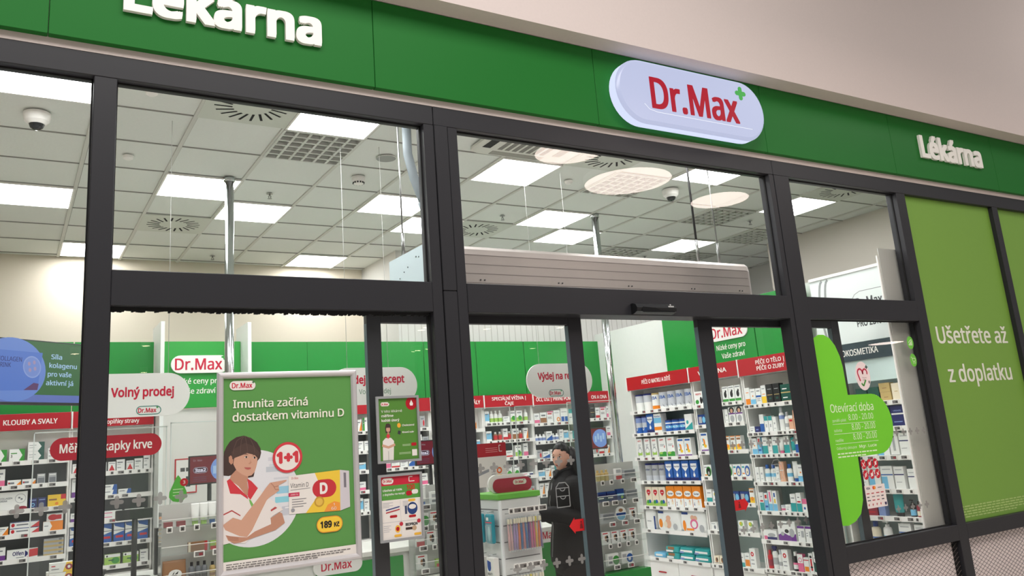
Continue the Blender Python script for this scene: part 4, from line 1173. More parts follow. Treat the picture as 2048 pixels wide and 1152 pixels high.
design('k5', 'collagen_box', 'large white box lettered COLLAGEN DRINK with round picture', 'box', (.215, .08, .15), 'W', [('t', 'COLLAGEN', .27, .62, .09, .42, 'TX'), ('t', 'DRINK', .19, .48, .09, .26, 'TX'), ('o', .76, .62, .19, .26, 'GY'), ('o', .76, .62, .17, .23, 'W'), ('o', .72, .66, .04, .05, 'TX'), ('o', .8, .58, .04, .05, 'TX'), ('o', .84, .08, .17, .12, 'M'), (0, .0, .3, .04, 'GY')])
design('k6', 'medicine_box', 'dark blue box with pale ring', 'box', (.058, .05, .085), 'N', [('o', .5, .35, .25, .18, 'LB'), ('o', .5, .35, .16, .1, 'N'), (.1, .75, .9, .85, 'BU')])
design('k7', 'supplement_box', 'yellow box with red corner', 'box', (.138, .06, .10), 'Y', [(.72, .6, 1, 1, 'R'), (.06, .52, .5, .66, 'BR'), ('o', .5, .25, .1, .12, 'O')])
design('k8', 'ointment_box', 'long white box with blue and red stripe', 'box', (.215, .04, .05), 'W', [(.22, .4, .62, .6, 'TX'), ('p', [(.7, 0), (1, 0), (1, .9)], 'R'), ('o', .1, .5, .06, .3, 'R'), (0, .9, 1, 1, 'DB')])
design('k9', 'ointment_box', 'red and white box lying flat', 'box', (.125, .05, .062), 'W', [('o', .38, .5, .3, .4, 'R'), (.3, .2, .9, .8, 'R')])
design('k10', 'ointment_box', 'orange and white box with arrow', 'box', (.150, .05, .08), 'O', [('p', [(0, 0), (.32, 0), (.45, .5), (.32, 1), (0, 1)], 'W'), (.06, .5, .26, .58, 'TX')])
design('k11', 'ointment_box', 'large white and red box with navy lettering', 'box', (.225, .05, .078), 'W', [('t', 'Olfen', .36, .4, .36, .36, 'N'), ('p', [(.58, .15), (.72, .5), (.58, .85)], 'N'), ('p', [(.66, .1), (1, .2), (1, .95), (.72, .9)], 'R'), (.3, .14, .55, .2, 'TX')])
design('k12', 'supplement_box', 'grey and gold flat box', 'box', (.150, .06, .034), 'GY', [(0, 0, 1, .45, 'GO'), (.75, .5, .9, .9, 'TX')])
design('k13', 'supplement_box', 'upright white box with purple tree', 'box', (.085, .05, .165), 'W', [(0, 0, 1, .3, 'P'), ('o', .6, .3, .2, .14, 'BU'), (.1, .82, .7, .86, 'GY')])
design('k14', 'vitamin_box', 'tall blue and white box with red letters', 'box', (.085, .05, .16), 'B', [('p', [(0, 1), (.1, .85), (1, .7), (1, .58), (0, .4)], 'W'), (.2, .22, .9, .34, 'R'), (0, .6, 1, .64, 'TX')])
design('k15', 'medicine_box', 'white and blue flat box with arrow', 'box', (.105, .05, .045), 'W', [('p', [(.62, 0), (1, 0), (1, 1), (.75, 1)], 'B'), (.08, .55, .5, .7, 'TX')])
design('k16', 'medicine_box', 'white upright box with red triangle', 'box', (.06, .05, .085), 'W', [('p', [(.1, .1), (.9, .1), (.5, .7)], 'R'), (.1, .8, .9, .86, 'TX')])
design('k17', 'tea_box', 'green tea box with leaf', 'box', (.125, .06, .09), 'LG', [('o', .7, .4, .26, .3, 'G'), (0, .72, 1, 1, 'W'), ('o', .15, .84, .06, .09, 'K'), (.25, .4, .6, .5, 'DG')])
design('k18', 'medicine_box', 'long pale box with violet end', 'box', (.16, .04, .035), 'W', [(.7, 0, 1, .6, 'N'), (.05, .4, .5, .6, 'PK')])
# ---------------------------------------------------------------- right wall: partition and four units
slab('wall_partition', 'low white partition wall carrying the right shelf row', 'wall', 6.50, .13, FLOOR, 6.56, 4.55, 2.86, mat(222, 226, 220, .6, noise=.02, scale=20))
MH = -PI / 2
FRS = (2.21, 2.80, .30)
UA = unit('A', 'white shelf unit under the red mother and child care sign', 1.0, [1.82, 1.575, 1.315, 1.065, .80, .555, .27], (6.1, 3.5), MH, .34, .27, 2.2, SHELFBACK, sign=[('PÉČE O MATKU A DÍTĚ', .5, .47)], phrase='mother-and-child unit', signz=(2.06, 2.205), group='right wall shelf units')
UB = unit('B', 'white shelf unit under the red veterinary sign, half hidden by the door stile', .68, [1.815, 1.615, 1.355, 1.105, .86, .59, .27], (6.1, 2.485), MH, .34, .27, 2.2, SHELFBACK, sign=[('VETERINA', .34, .4)], phrase='veterinary unit', signz=(2.06, 2.205), group='right wall shelf units')
UC = unit('C', 'white shelf unit under the red body and tooth care sign', .66, [1.765, 1.505, 1.305, 1.055, .795, .54, .285], (6.1, 1.795), MH, .34, .285, 2.2, SHELFBACK, sign=[('PÉČE O TĚLO |', .40, .34), ('PÉČE O ZUBY', .40, .33)], phrase='body-care unit', signz=(2.045, 2.205), group='right wall shelf units')
for U, w in ((UA, .64), (UB, .68), (UC, .66)):
    u0 = U['W'] - w
    MB().bbox(u0, .30, 2.21 - FLOOR, U['W'] - .002, .325, 2.84 - FLOOR, HEADGREEN, .002).build('header_panel', U['root'])
b = MB()
b.poly(rrect(.06, 2.46 - FLOOR, .60, 2.63 - FLOOR, .08), .299, WHITE, .012)
b.logo(.33, 2.545 - FLOOR, .5, .2865)
b.text('Nízké ceny pro', .34, 2.365 - FLOOR, .2992, .05, LETTER, w=.40, align='c', bold=.01)
b.text('Vaše zdraví', .36, 2.275 - FLOOR, .2992, .05, LETTER, w=.32, align='c', bold=.01)
b.build('header_lettering', UB['root'])
for U in (UA, UB, UC):
    for k, u in enumerate((.0, U['W'] / 2)):
        b = MB()
        b.bbox(u + .004, .012, .0, u + U['W'] / 2 - .004, .03, .235 - FLOOR, WHITE, .002)
        d = b.build('drawer_front', U['root'])
        MB().bbox(u + U['W'] / 4 - .06, .0, .20, u + U['W'] / 4 + .06, .012, .212, SIGNRED, .003).build('handle', d)

place('A', 0, ['cav', 'cav', .01, 'bebo', 'beba', 'beba', 'beba', 'beba'], .05, .012)
place('A', 1, ['nut', 'nut', 'nub', 'nuo', .02, 'cans', 'cans', 'cans', 'teal'], .02, .008)
place('A', 2, ['hipn', .03, 'hipn', .02, 'hipn', .02, 'hipg', .01, 'hipg', .04, 'kbl', 'kbl'], .03, .008)
place('A', 3, ['nutg', 'nutg', 'nutg', .02, 'nub', 'nub', 'nub', 'nub'], .10, .012)
place('A', 4, ['heart', 'heart', 'heart', .01, 'sun1', 'sun2', 'sun3', 'sun4'], .09, .006)
place('A', 5, ['whp', .02, 'dia', 'dib'], .04, .01)
place('A', 6, ['wips', 'wipb*2', 'wipe*2', 'wipe*2'], .12, .02)
place('B', 0, ['prev', 'ylw', 'ylw', .06, 'dog', 'dog', 'dog', 'dog'], .02, .008)
place('B', 1, ['dkb', 'dkb', .08, 'wp', 'wp', 'hair', 'hair'], .03, .012)
place('B', 2, ['kbl', 'ylw', .06, 'yel', .006, 'yel', .006, 'yel', .006, 'yel'], .03, .012)
place('B', 3, ['dog2', 'dog2', .06, 'dog2', 'dog3', 'dog3'], .03, .012)
place('B', 4, ['wgl', 'ylw', 'wgl', .07, 'dkb', 'dkb', 'yel'], .02, .012)
place('B', 5, ['whp2', 'whp2', 'whp2', .08, 'ylw', .03, 'ylw'], .03, .012)
place('B', 6, ['brn', 'brn', 'brn', 'brn', .03, 'wgl', 'ora', 'whr'], .02, .008)
place('C', 0, ['wo', 'wb', 'wbb', 'wy', 'blk', 'blk', .006, 'grn*2', 'ttl'], .02, .007)
place('C', 1, ['ws', 'nb', 'bt', 'tt', 'tt', 'wp', .02, 'bbl', 'brl', 'pks', 'pkt'], .02, .007)
place('C', 2, ['wb', 'blx', .01, 'tlb', 'wp', 'tlb', 'tpk', .01, 'tlb', 'ttl', 'bt', 'wbb'], .02, .008)
place('C', 3, ['wp', 'wp', 'bwl', 'bwl', 'wp', 'pkt', .01, 'bwl', 'bwt', 'wb'], .02, .008)
place('C', 4, ['tln', 'blx', 'blp', 'bly', .02, 'jarw', 'ws', 'tlb', 'tln', 'pnk'], .02, .008)
place('C', 5, ['prs', .01, 'prp', .01, 'prx', 'prx'], .02, .012)
place('C', 6, ['redt', 'mws', 'brl', 'whr', .03, 'bkp', 'pkj', 'wrd', 'dnt', 'dng', 'cor'], .0, .006)

# dermocosmetics unit at the right, nearest the glass
UD = unit('D', 'white dermocosmetics shelf unit behind the right window', .695, [1.69, 1.485, 1.26, 1.0, .79, .56], (6.1, .83), MH, .34, .45, 2.2, SHELFBACK, phrase='skin-care unit', base=True)
r_ = UD['root']
o = -FLOOR
t = MB().box(.0, -.002, 2.19 + o, .695, .06, 2.78 + o, mat(226, 234, 232, .35))
t.box(.0, -.012, 2.775 + o, .695, .06, 2.80 + o, WHITE)
hd = t.build('header_panel', r_)
b = MB()
GYT = mat(70, 74, 76, .5)
GYS = mat(150, 154, 154, .5)
b.text('PRO ZDRAVÍ', .41, 2.315 + o, -.0025, .055, GYT, w=.30, bold=.02)
b.stroke([(.69, 2.605 + o), (.48, 2.605 + o), (.43, 2.585 + o), (.40, 2.55 + o), (.40, 2.48 + o), (.43, 2.44 + o), (.48, 2.42 + o), (.69, 2.42 + o)], .006, -.0025, GYS)
b.text('Dr.Max', .43, 2.465 + o, -.0028, .085, GYT, w=.25, bold=.015)
for x0 in (.07, .13):
    pts = [(x0 + .06 - .055 * math.sin(a), 2.48 + o + .28 * math.cos(a)) for a in [PI * i / 14 for i in range(15)]]
    b.stroke(pts, .022, -.0025, GYS)
b.build('header_lettering', hd)
b = MB()
b.box(.0, -.014, 2.04 + o, .695, .01, 2.185 + o, mat(44, 62, 70, .35))
b.text('DERMOKOSMETIKA', .07, 2.085 + o, -.0146, .05, LETTER, w=.50, bold=.014)
b.build('category_sign', r_)
MB().box(.0, .0, 1.86 + o, .695, .05, 2.04 + o, mat(206, 226, 224, .35)).build('light_box', r_)
MB().box(.697, -.02, 0, .708, .10, 2.86 + o, WHITE).build('end_post', r_)
MB().bbox(.709, -.004, 0, .717, .36, 2.92 + o, mat(196, 196, 190, .22, .2), .002).build('end_panel', r_, label='glossy grey end panel')
place('D', 0, ['dbx', 'dbx', 'gold', 'cream'], None, .012)
put('perfume_box', DES['gold']['mesh'], None, world(UD, .5425, .05, 1.7635), MH, 'gold perfume box stacked on another gold box of the skin-care unit', 'box')
place('D', 1, ['uri', 'uri', 'uri', 'uri'], None, .010)
place('D', 2, ['svr', 'svr', 'svl', 'syr', 'svr'], None, .012)
place('D', 3, ['svr', 'svl', 'svl', 'svr', .02, 'svn'], None, .012)
place('D', 4, ['redb', 'buv', .06, 'tgr', .04, 'smb', 'smr'], None, .012)
place('D', 5, ['lrb', 'lrb', 'lrp', .05, 'svl', 'svr'], None, .03)

# ---------------------------------------------------------------- back shelf row
YB = 4.4
HZ = dict(header=(2.14, 2.77, .10), signz=(1.99, 2.13))
BU = [('L1', -.85, 'joint-care unit', [('KLOUBY A SVALY', 1.045, .41)], 1.36, [1.73, 1.53, 1.33, 1.13, .93]),
      ('L2', .515, 'supplement unit', [('KAŠEL', .43, .2), ('Doplňky stravy', .40, .3)], .68, [1.79, 1.59, 1.385, 1.18, .98, .79]),
      ('M1', 2.69, 'cold-remedy unit', None, .67, [1.81, 1.61, 1.41, 1.21, 1.0]),
      ('M2', 3.365, 'pain-relief unit', None, .665, [1.81, 1.61, 1.41, 1.21, 1.0]),
      ('V', 4.035, 'vitamin unit', [('VITAMÍNY A MINERÁLY', .335, .58)], .67, [1.76, 1.56, 1.37, 1.17, .97]),
      ('S', 4.71, 'special-nutrition unit', [('SPECIÁLNÍ VÝŽIVA |', .335, .46), ('ČAJE', .335, .12)], .66, [1.815, 1.615, 1.42, 1.2, 1.0]),
      ('E', 5.375, 'eye-care unit', [('OČI, UŠI | PRVNÍ POMOC', .335, .58)], .665, [1.78, 1.57, 1.37, 1.16, .97]),
      ('O', 6.045, 'his-and-hers unit', [('ON A ONA', .31, .24)], .55, [1.80, 1.58, 1.37, 1.16, .97])]
for key, x, ph, sg, w, zs in BU:
    unit(key, {'L1': 'dark backed shelf unit under the joints and muscles sign', 'L2': 'dark backed shelf unit under the cough and supplements sign', 'M1': 'back shelf unit mostly hidden behind the vitamin poster', 'M2': 'back shelf unit seen behind the two small framed posters', 'V': 'back shelf unit seen beside the centre mullion', 'S': 'back shelf unit under the special nutrition and tea sign', 'E': 'back shelf unit under the eyes, ears and first aid sign', 'O': 'narrow back shelf unit under the him and her sign'}[key], w, zs, (x, YB), 0.0, .20, .75, 2.13, DARKBACK, sign=sg or [('', .3, .1)], phrase=ph, group='back wall shelf units', **HZ)
b = MB()
b.bbox(6.6, YB, FLOOR, 6.64, YB + .22, 2.13, WHITE, .002)
b.build('shelf_end_board', label='white end board at the right end of the back shelf row', cat='board')
for x, lab in ((1.205, 'tall white divider board left of the promotional header'), (2.0, 'tall white divider board right of the promotional header')):
    MB().bbox(x, 4.18, FLOOR, x + .035, 4.66, 2.92, mat(226, 230, 226, .4), .002).build('divider_board', label=lab, cat='board', group='white divider boards')
# promotional wall between the dividers
t = thing('promotion_wall', 'white wall panel with green logo header between the divider boards', 'wall panel', (1.24, 4.5, FLOOR))
MB().box(0, .0, 0, .755, .03, 2.12 + o, mat(214, 212, 206, .55)).build('lower_panel', t)
MB().box(.755, .0, 0, 1.45, .03, 2.12 + o, mat(214, 212, 206, .55)).build('lower_panel', t)
h = MB().bbox(0, -.03, 2.13 + o, .757, .03, 2.77 + o, mat(48, 158, 64, .3), .002).build('header_panel', t)
b = MB()
b.poly(rrect(.10, 2.46 + o, .64, 2.63 + o, .085), -.0305, WHITE, .03)
b.logo(.37, 2.545 + o, .50, -.061)
b.text('Nízké ceny pro', .35, 2.36 + o, -.031, .05, LETTER, w=.44, align='c', bold=.01)
b.text('Vaše zdraví', .35, 2.265 + o, -.031, .05, LETTER, w=.34, align='c', bold=.01)
b.build('header_lettering', h)
MB().bbox(.79, .0, 2.14 + o, 1.449, .025, 2.77 + o, HEADGREEN, .002).build('header_panel', t)
t = thing('notice_board', 'red edged notice board on the white wall behind the left screen', 'notice board', (1.395, 4.489, 1.34))
MB().bbox(0, 0, 0, .20, .01, .32, SIGNRED, .002).build('frame', t)
b = MB().rect(.012, .012, .188, .308, -.0005, mat(222, 220, 214, .5))
for (x, z) in ((.05, .2), (.10, .2), (.10, .12), (.10, .06)):
    b.rect(x, z, x + .04, z + .035, -.001, mat(60, 60, 60, .5))
b.build('paper', t)

place('L1', 0, ['k1', .01, 'k1', .014, 'k2*2', .02, 'g0a'], .765, .008)
place('L1', 1, ['g7c', .012, 'k3', 'k3', .004, 'k4', .018, 'k4', .006, 'g2b'], .815, .008)
place('L1', 2, ['k5', .004, 'k6', 'k6', .004, 'k7'], .835, .010)
place('L1', 3, ['g4b', 'k8*2', .018, 'k10'], .83, .012)
put('ointment_box', DES['k9']['mesh'], None, world(UNITS['L1'], 1.265, .05, 1.2115), 0, 'red and white box lying on the orange box of the joint-care unit', 'box')
place('L1', 4, ['g5a', 'k11', .03, 'k12*4'], .83, .012)
place('L2', 0, ['g9b', 'g0b', 'g7b', 'g0a', 'g1b', 'g3b', 'g0b'], .02, .012)
place('L2', 1, ['k16', 'g0c', .08, 'k16', .006, 'k16', 'g0a', .006, 'k16', 'g0a', 'g0c', 'g0c'], .02, .008)
place('L2', 2, ['k13', .16, 'k15*2', 'k15', .05, 'k15*2'], .02, .012)
place('L2', 3, ['g5b', .14, 'k18*2', .012, 'k18*2'], .02, .012)
place('L2', 4, ['k14', .15, 'k14', .01, 'k14', 'k14', .01, 'k14'], .02, .008)
place('L2', 5, ['g5b', .17, 'k17', .012, 'k17', 'g0a'], .02, .012)
place('S', 0, ['g6c', .012, 'gb1', 'gb1', 'gb1', 'g0b', 'gt', 'gt', .03, 'gb1', 'g0c'], .01, .006)
place('S', 1, ['g6a', .03, 'pilr', 'pilr', 'g1c', 'pilr', 'bn', 'pilr', 'g4c', .03, 'pill', 'pill'], .02, .008)
place('S', 2, ['g8b', 'k9', 'g1b', .02, 'gt', .02, 'g7c', 'rdw'], .02, .012)
place('S', 3, ['g3b', 'g2b', 'gt', 'gt', 'k18', 'g9a'], .02, .02)
place('S', 4, ['g1b', 'g0b', 'g8b', 'g6b', 'g9b'], .05, .03)
place('E', 0, ['g7a', 'bn', 'rdw', 'orb', 'blb', 'tgb', 'g8c'], .02, .012)
place('E', 1, ['pill', 'pill', 'pill', 'g2a', 'pill', 'pill', 'g0c', 'g6a', 'g8a', 'g8a'], .02, .006)
place('E', 2, ['g9a', 'g2b', 'g8a', 'g0b', 'g2c', 'g1a', 'g6b'], .02, .012)
place('E', 3, ['g6b', 'g4a', 'g8c', 'g0a', 'g5b', 'g0b', 'g2a'], .02, .012)
place('E', 4, ['g4c', 'g4c', 'g2c', 'g7c', 'g7c', 'g6c', 'g8c', 'g6c'], .02, .012)
place('O', 0, ['g2c', 'bkp', 'blk', 'g1c', 'rdw', 'g7c'], .02, .012)
place('O', 1, ['g0c', 'g7b', 'g1b', 'g4b', 'g7a'], .02, .014)
place('O', 2, ['g7c', 'g5c', 'g9a', 'g1a', 'g4a'], .02, .014)
rr = random.Random(11)
def fill(key, rows, u0, u1, seed):
    rr = random.Random(seed)
    for si in rows:
        items, u = [], u0
        while u < u1 - .09:
            k = rr.choice(GB)
            items.append(k)
            u += DES[k]['size'][0] + .012
        place(key, si, items, u0, .012)
fill('V', (0, 1, 2, 3, 4), .02, .66, 21)
fill('M2', (0, 1, 2, 3, 4), .02, .66, 5)
fill('M1', (0, 1, 2, 3, 4), .30, .66, 9)

# ---------------------------------------------------------------- counters with acrylic racks, screens, terminals
CT = mat(222, 222, 216, .3)
def counter(label, x0, x1, y0, gx0, gx1, lx):
    t = thing('counter', label, 'counter', (x0, y0, FLOOR))
    w = x1 - x0
    MB().bbox(0, 0, .08, w, .6, .98, mat(226, 226, 222, .4), .004).build('body', t)
    MB().bbox(-.01, -.02, .98, w + .01, .62, 1.015, CT, .004).build('worktop', t)
    p = MB().bbox(gx0 - x0, -.012, .10, gx1 - x0, .0, .96, HEADGREEN, .003).build('front_panel', t)
    b = MB()
    b.logo(lx - x0, .955 - .0, .34, -.0128, pill=mat(232, 230, 226, .4))
    b.build('logo_sign', p)
    MB().bbox(-.005, -.005, 0, w + .005, .58, .08, mat(190, 190, 186, .4), .002).build('plinth', t)
    return t
counter('white counter with green front and logo under the left hanging sign', .12, 3.38, 1.62, 1.80, 2.42, 1.95)
counter('white counter with green front behind the woman in black', 3.42, 4.55, 1.62, 3.45, 4.0, 3.60)

def rack(key, label, W, x, y, zs, phrase, green=False):
    t = thing('display_rack', label, 'display rack', (x, y, FLOOR))
    U = dict(root=t, org=(x, y), rz=0.0, zs=zs, W=W, phrase=phrase, shelves=[], n=[0] * 8, rows=['top pocket', 'second pocket', 'third pocket', 'fourth pocket', 'fifth pocket', 'sixth pocket'])
    UNITS[key] = U
    top = zs[0] + .13 + o
    MB().box(0, .095, zs[-1] + o - .05, W, .10, top, mat(196, 196, 192, .35)).build('back_panel', t)
    for u in (0, W - .004):
        MB().box(u, 0, zs[-1] + o - .05, u + .004, .095, top - .04, ACRYL).build('side_panel', t)
    for z in zs:
        b = MB()
        b.box(.004, .012, z + o - .006, W - .004, .095, z + o, ACRYL)
        b.box(.004, .008, z + o - .006, W - .004, .012, z + o + .045, ACRYL)
        b.box(.004, .006, z + o + .042, W - .004, .012, z + o + .046, WHITE)
        U['shelves'].append(b.build('pocket_shelf', t))
    if green:
        MB().bbox(0, .0, 0, W, .095, zs[-1] + o - .055, HEADGREEN, .003).build('base', t)
    else:
        MB().bbox(0, .02, 0, W, .095, zs[-1] + o - .055, WHITE, .003).build('base', t)
    return U
design('amb', 'perfume_bottle', 'small amber bottle', 'bottle', (.04, .03, .085), 'GO', [], cap='GO')
design('rbx', 'medicine_box', 'small red and white box', 'box', (.06, .03, .085), 'W', [(0, 0, 1, .35, 'R'), (.1, .6, .9, .9, 'GY')])
design('gbx', 'card_holder', 'grey flat box with pale label', 'box', (.12, .03, .07), 'GY', [(.05, .3, .95, .9, 'TX')])
design('nvb', 'medicine_box', 'navy blue box with white lettering', 'box', (.085, .03, .075), 'N', [(.1, .3, .7, .42, 'W'), (0, .8, 1, 1, 'DB')])
design('cyb', 'medicine_box', 'blue box with bright stripe', 'box', (.07, .03, .085), 'DB', [(0, .4, 1, .6, 'LB'), ('o', .7, .25, .2, .14, 'LG')])
design('rnd', 'travel_pack', 'round blister pack with blue band', 'disc', (.11, .012, .11), 'W', [('o', .5, .3, .36, .24, 'LB'), (.06, .38, .94, .56, 'DB'), ('o', .5, .74, .2, .12, 'BR')], cat='pack', grp='packs')
design('cw', 'medicine_box', 'white box with dark leg picture', 'box', (.075, .03, .09), 'W', [('o', .6, .45, .16, .3, 'K'), ('o', .4, .5, .12, .22, 'BR'), (.05, .86, .7, .94, 'R')])
design('cg', 'bandage_pack', 'green and white slanted pack', 'box', (.11, .03, .085), 'W', [('o', .75, .4, .3, .4, 'G'), (.08, .5, .45, .8, 'GY'), (.08, .15, .4, .35, 'TX')])
design('cb', 'bandage_pack', 'blue and white slanted pack', 'box', (.11, .03, .085), 'W', [('o', .75, .4, .3, .4, 'B'), (.08, .5, .45, .8, 'GY'), ('o', .72, .35, .12, .16, 'W')])
rack('RB', 'clear acrylic pocket rack with green base right of the woman', .46, 4.05, 1.50, [1.23, 1.07, .91, .75, .59], 'green-based rack', True)
place('RB', 0, ['amb', 'amb', 'amb', .06, 'rbx', .02, 'gbx'], .03, .004, v=.03)
place('RB', 1, ['nvb', 'nvb', .01, 'cyb', .01, 'gbx'], .02, .008, v=.03)
place('RB', 2, ['gbx', .0, 'rnd', .02, 'cw', 'cw'], .05, .01, v=.03)
place('RB', 3, ['cw', .008, 'cw', .008, 'cw', .004, 'cw', 'cw'], .03, .006, v=.03)
place('RB', 4, ['cg', .02, 'cb', .02, 'cg'], .06, .008, v=.03)
design('rtg', 'face_cream_tube', 'white tube with green cap and olive picture', 'tube', (.048, .03, .125), 'W', [(0, .25, 1, .4, 'LG')], cap='LG')
design('rtb', 'face_cream_tube', 'white tube with blue cap', 'tube', (.045, .03, .125), 'W', [(0, .3, 1, .45, 'LB')], cap='B')
design('rto', 'face_cream_tube', 'white tube with orange cap', 'tube', (.05, .03, .135), 'W', [(0, .45, 1, .65, 'O')], cap='O')
design('rtn', 'face_cream_tube', 'dark blue tube', 'tube', (.04, .03, .13), 'N', [], cap='N')
design('mag', 'lip_balm_box', 'tiny dark red box', 'box', (.05, .03, .03), 'M', [])
design('tbx', 'chocolate_box', 'small brown box with red edge', 'box', (.11, .03, .055), 'BR', [(.85, 0, 1, 1, 'R'), (0, 0, .12, 1, 'CR')])
design('gbx2', 'sweets_bag', 'small green and red bag', 'box', (.07, .03, .05), 'LG', [(0, 0, .5, .4, 'R'), ('o', .6, .6, .2, .2, 'Y')])
design('caf', 'coffee_bag', 'brown paper bag with white label', 'pouch', (.135, .05, .155), 'BR', [('o', .52, .36, .28, .22, 'W'), (.3, .1, .74, .2, 'K'), ('p', [(.35, .3), (.5, .5), (.45, .32), (.66, .5), (.6, .3)], 'K')])
design('blu', 'drink_bottle', 'small dark grey bottle', 'bottle', (.034, .03, .10), 'TX', [(0, .1, 1, .3, 'K')], cap='K')
design('ylb', 'drink_bottle', 'small yellow bottle', 'bottle', (.034, .03, .09), 'GO', [(0, .1, 1, .3, 'BR')], cap='K')
rack('RA', 'clear acrylic pocket rack with face cream tubes left of the poster', .46, .83, 1.50, [1.235, 1.08, .92], 'tube rack')
place('RA', 0, ['mag', .02, 'mag', .03, 'rtg', 'rtg', 'rtb', .01, 'rto', 'rtn', 'rtn'], .02, .003, v=.03)
place('RA', 1, [.13, 'tbx', .01, 'gbx2', 'gbx2'], .03, .008, v=.03)
place('RA', 2, ['caf', .01, 'blu', 'blu', 'blu', .01, 'ylb', 'ylb', 'ylb'], .0, .003, v=.03)
rack('RM', 'clear acrylic pocket rack behind the small price poster', .40, 2.46, 1.50, [1.20, 1.06, .93, .78], 'leaflet rack')
place('RM', 0, ['rtb', 'rtb', .02, 'cg', 'cg', .0], .02, .012, v=.03)
place('RM', 1, ['cg', 'cw', .02, 'cg'], .02, .012, v=.03)
place('RM', 2, ['rbx', .01, 'cw', 'rbx', .02, 'rbx'], .03, .008, v=.03)
place('RM', 3, ['cw', .06, 'gbx2', 'gbx'], .03, .008, v=.03)

def acryl(label, x0, x1, y, z0, z1):
    b = MB()
    b.rect(x0, z0, x1, z1, y, ACRYL)
    E = mat(214, 222, 218, .2)
    for q in ((x0, z0, x0 + .006, z1), (x1 - .006, z0, x1, z1), (x0, z1 - .006, x1, z1)):
        b.box(q[0], y - .002, q[1], q[2], y + .003, q[3], E)
    b.build('protective_screen', label=label, cat='screen', group='clear counter screens')
acryl('clear acrylic counter screen behind the red blood drop bubble', .15, .88, 1.66, .936, 1.84)
acryl('clear acrylic counter screen behind the left payment terminal', .90, 2.0, 1.66, .936, 1.86)
acryl('clear acrylic counter screen behind the display stand and woman', 3.44, 4.02, 1.66, .936, 1.86)
acryl('clear acrylic counter screen behind the small right monitor', 4.04, 4.53, 1.80, .936, 1.88)

def monitor(label, x, y, z, w, h, base, rz=0.0):
    t = thing('customer_monitor', label, 'monitor', (x, y, base), rz, 'small customer monitors')
    z -= base
    MB().bbox(-w / 2, 0, z - h / 2, w / 2, .022, z + h / 2, BLACK, .003).build('bezel', t)
    b = MB()
    e = .65
    b.rect(-w / 2 + .008, z - h / 2 + .009, w / 2 - .008, z + h / 2 - .008, -.0005, mat(122, 18, 40, .3, emit=e))
    cx = w * .26
    pts = [p for p in circ(cx, z, w * .27, h * .42, 30)]
    pts = [(min(p[0], w / 2 - .009), p[1]) for p in pts]
    b.poly(pts, -.0008, mat(126, 160, 226, .3, emit=.7))
    for i in range(4):
        b.rect(cx - .06 + i * .028, z - .03 + (i % 2) * .02, cx - .04 + i * .028, z + .02 + (i % 2) * .02, -.001, mat(176, 206, 240, .3, emit=.7))
    b.poly(rrect(-w * .40, z - .02, -w * .08, z + .018, .019), -.001, mat(226, 222, 240, .3, emit=.6))
    b.poly(rrect(-w * .395, z - .0175, -w * .085, z + .0155, .016), -.0012, mat(80, 24, 60, .3, emit=.4))
    b.text('3za2', -w * .24, z - .011, -.0015, .02, mat(236, 232, 250, .3, emit=.7), w=w * .25, align='c', bold=.03)
    b.text('Dr. Max', -w * .40, z + h * .30, -.001, .012, mat(220, 200, 210, .3, emit=.4), w=w * .2)
    for i in range(3):
        b.rect(-w * .40, z - h * .26 - i * .012, -w * .1, z - h * .26 + .006 - i * .012, -.001, mat(150, 80, 110, .3, emit=.3))
    b.build('screen', t)
    b = MB()
    b.cyl((0, .022, z), (0, .05, z - .02), .018, BLACK, n=10)
    b.cyl((0, .05, z - .02), (0, .05, .0), .014, BLACK, n=10)
    b.lathe([(.09, 0), (.085, .012)], BLACK, (0, .05, 0), 20)
    b.build('stand', t)
monitor('small red and blue customer monitor left of the vitamin poster', 1.185, 1.85, 1.555, .28, .185, .936)
monitor('small red customer monitor beside the framed blood test poster', 2.80, 1.85, 1.555, .28, .185, .936)
monitor('small red and blue customer monitor seen through the open entrance', 4.33, 1.87, 1.565, .30, .18, .936)

# counter equipment on the left
t = thing('pole_display', 'black customer pole display on the left counter', 'display', (.72, 1.78, .936))
MB().cyl((0, 0, .02), (0, 0, .37), .016, BLACK).build('pole', t)
MB().bbox(-.11, -.02, .355, .10, .02, .415, mat(26, 28, 27, .25), .004).build('display_bar', t)
MB().lathe([(.10, 0), (.095, .014), (.02, .022)], BLACK, n=24).build('base', t)
t = thing('payment_terminal', 'black payment terminal on the left counter beside the pole display', 'terminal', (.90, 1.92, .936))
b = MB()
b.loft([[(x, y, z) for x, y in rrect(-.045, -.03, .045, .03, .01)] for z in (0, .02, .22, .28)], mat(24, 25, 25, .35))
b.build('body', t)
MB().bbox(-.03, -.033, .235, .03, -.03, .258, mat(220, 224, 224, .3), .001).build('screen', t)
t = thing('telephone', 'black telephone lying in front of the pole display', 'telephone', (.47, 1.80, .936))
b = MB()
b.loft([[(x * k, y * k, z) for x, y in rrect(-.10, -.08, .10, .08, .02)] for z, k in ((0, 1), (.03, .97), (.05, .8))], mat(16, 16, 16, .4))
b.build('base', t)
MB().tube([(-.09, -.02, .06), (-.05, -.02, .075), (.05, -.02, .075), (.09, -.02, .06)], [.025, .017, .017, .025], mat(14, 14, 14, .35), 12).build('handset', t)
design('vitd', 'vitamin_box', 'white and yellow vitamin box with red oval', 'box', (.125, .06, .052), 'W', [('p', [(.55, 0), (1, 0), (1, 1), (.7, 1)], 'Y'), ('o', .8, .5, .15, .32, 'M'), ('o', .8, .5, .06, .16, 'W'), (.08, .3, .4, .38, 'TX'), (.08, .62, .24, .72, 'R')])
UNITS['CV'] = dict(root=None, org=(.2, 1.68), rz=0.0, zs=[.936], W=1, phrase='counter display', shelves=[], n=[0], rows=['vitamin stack'])
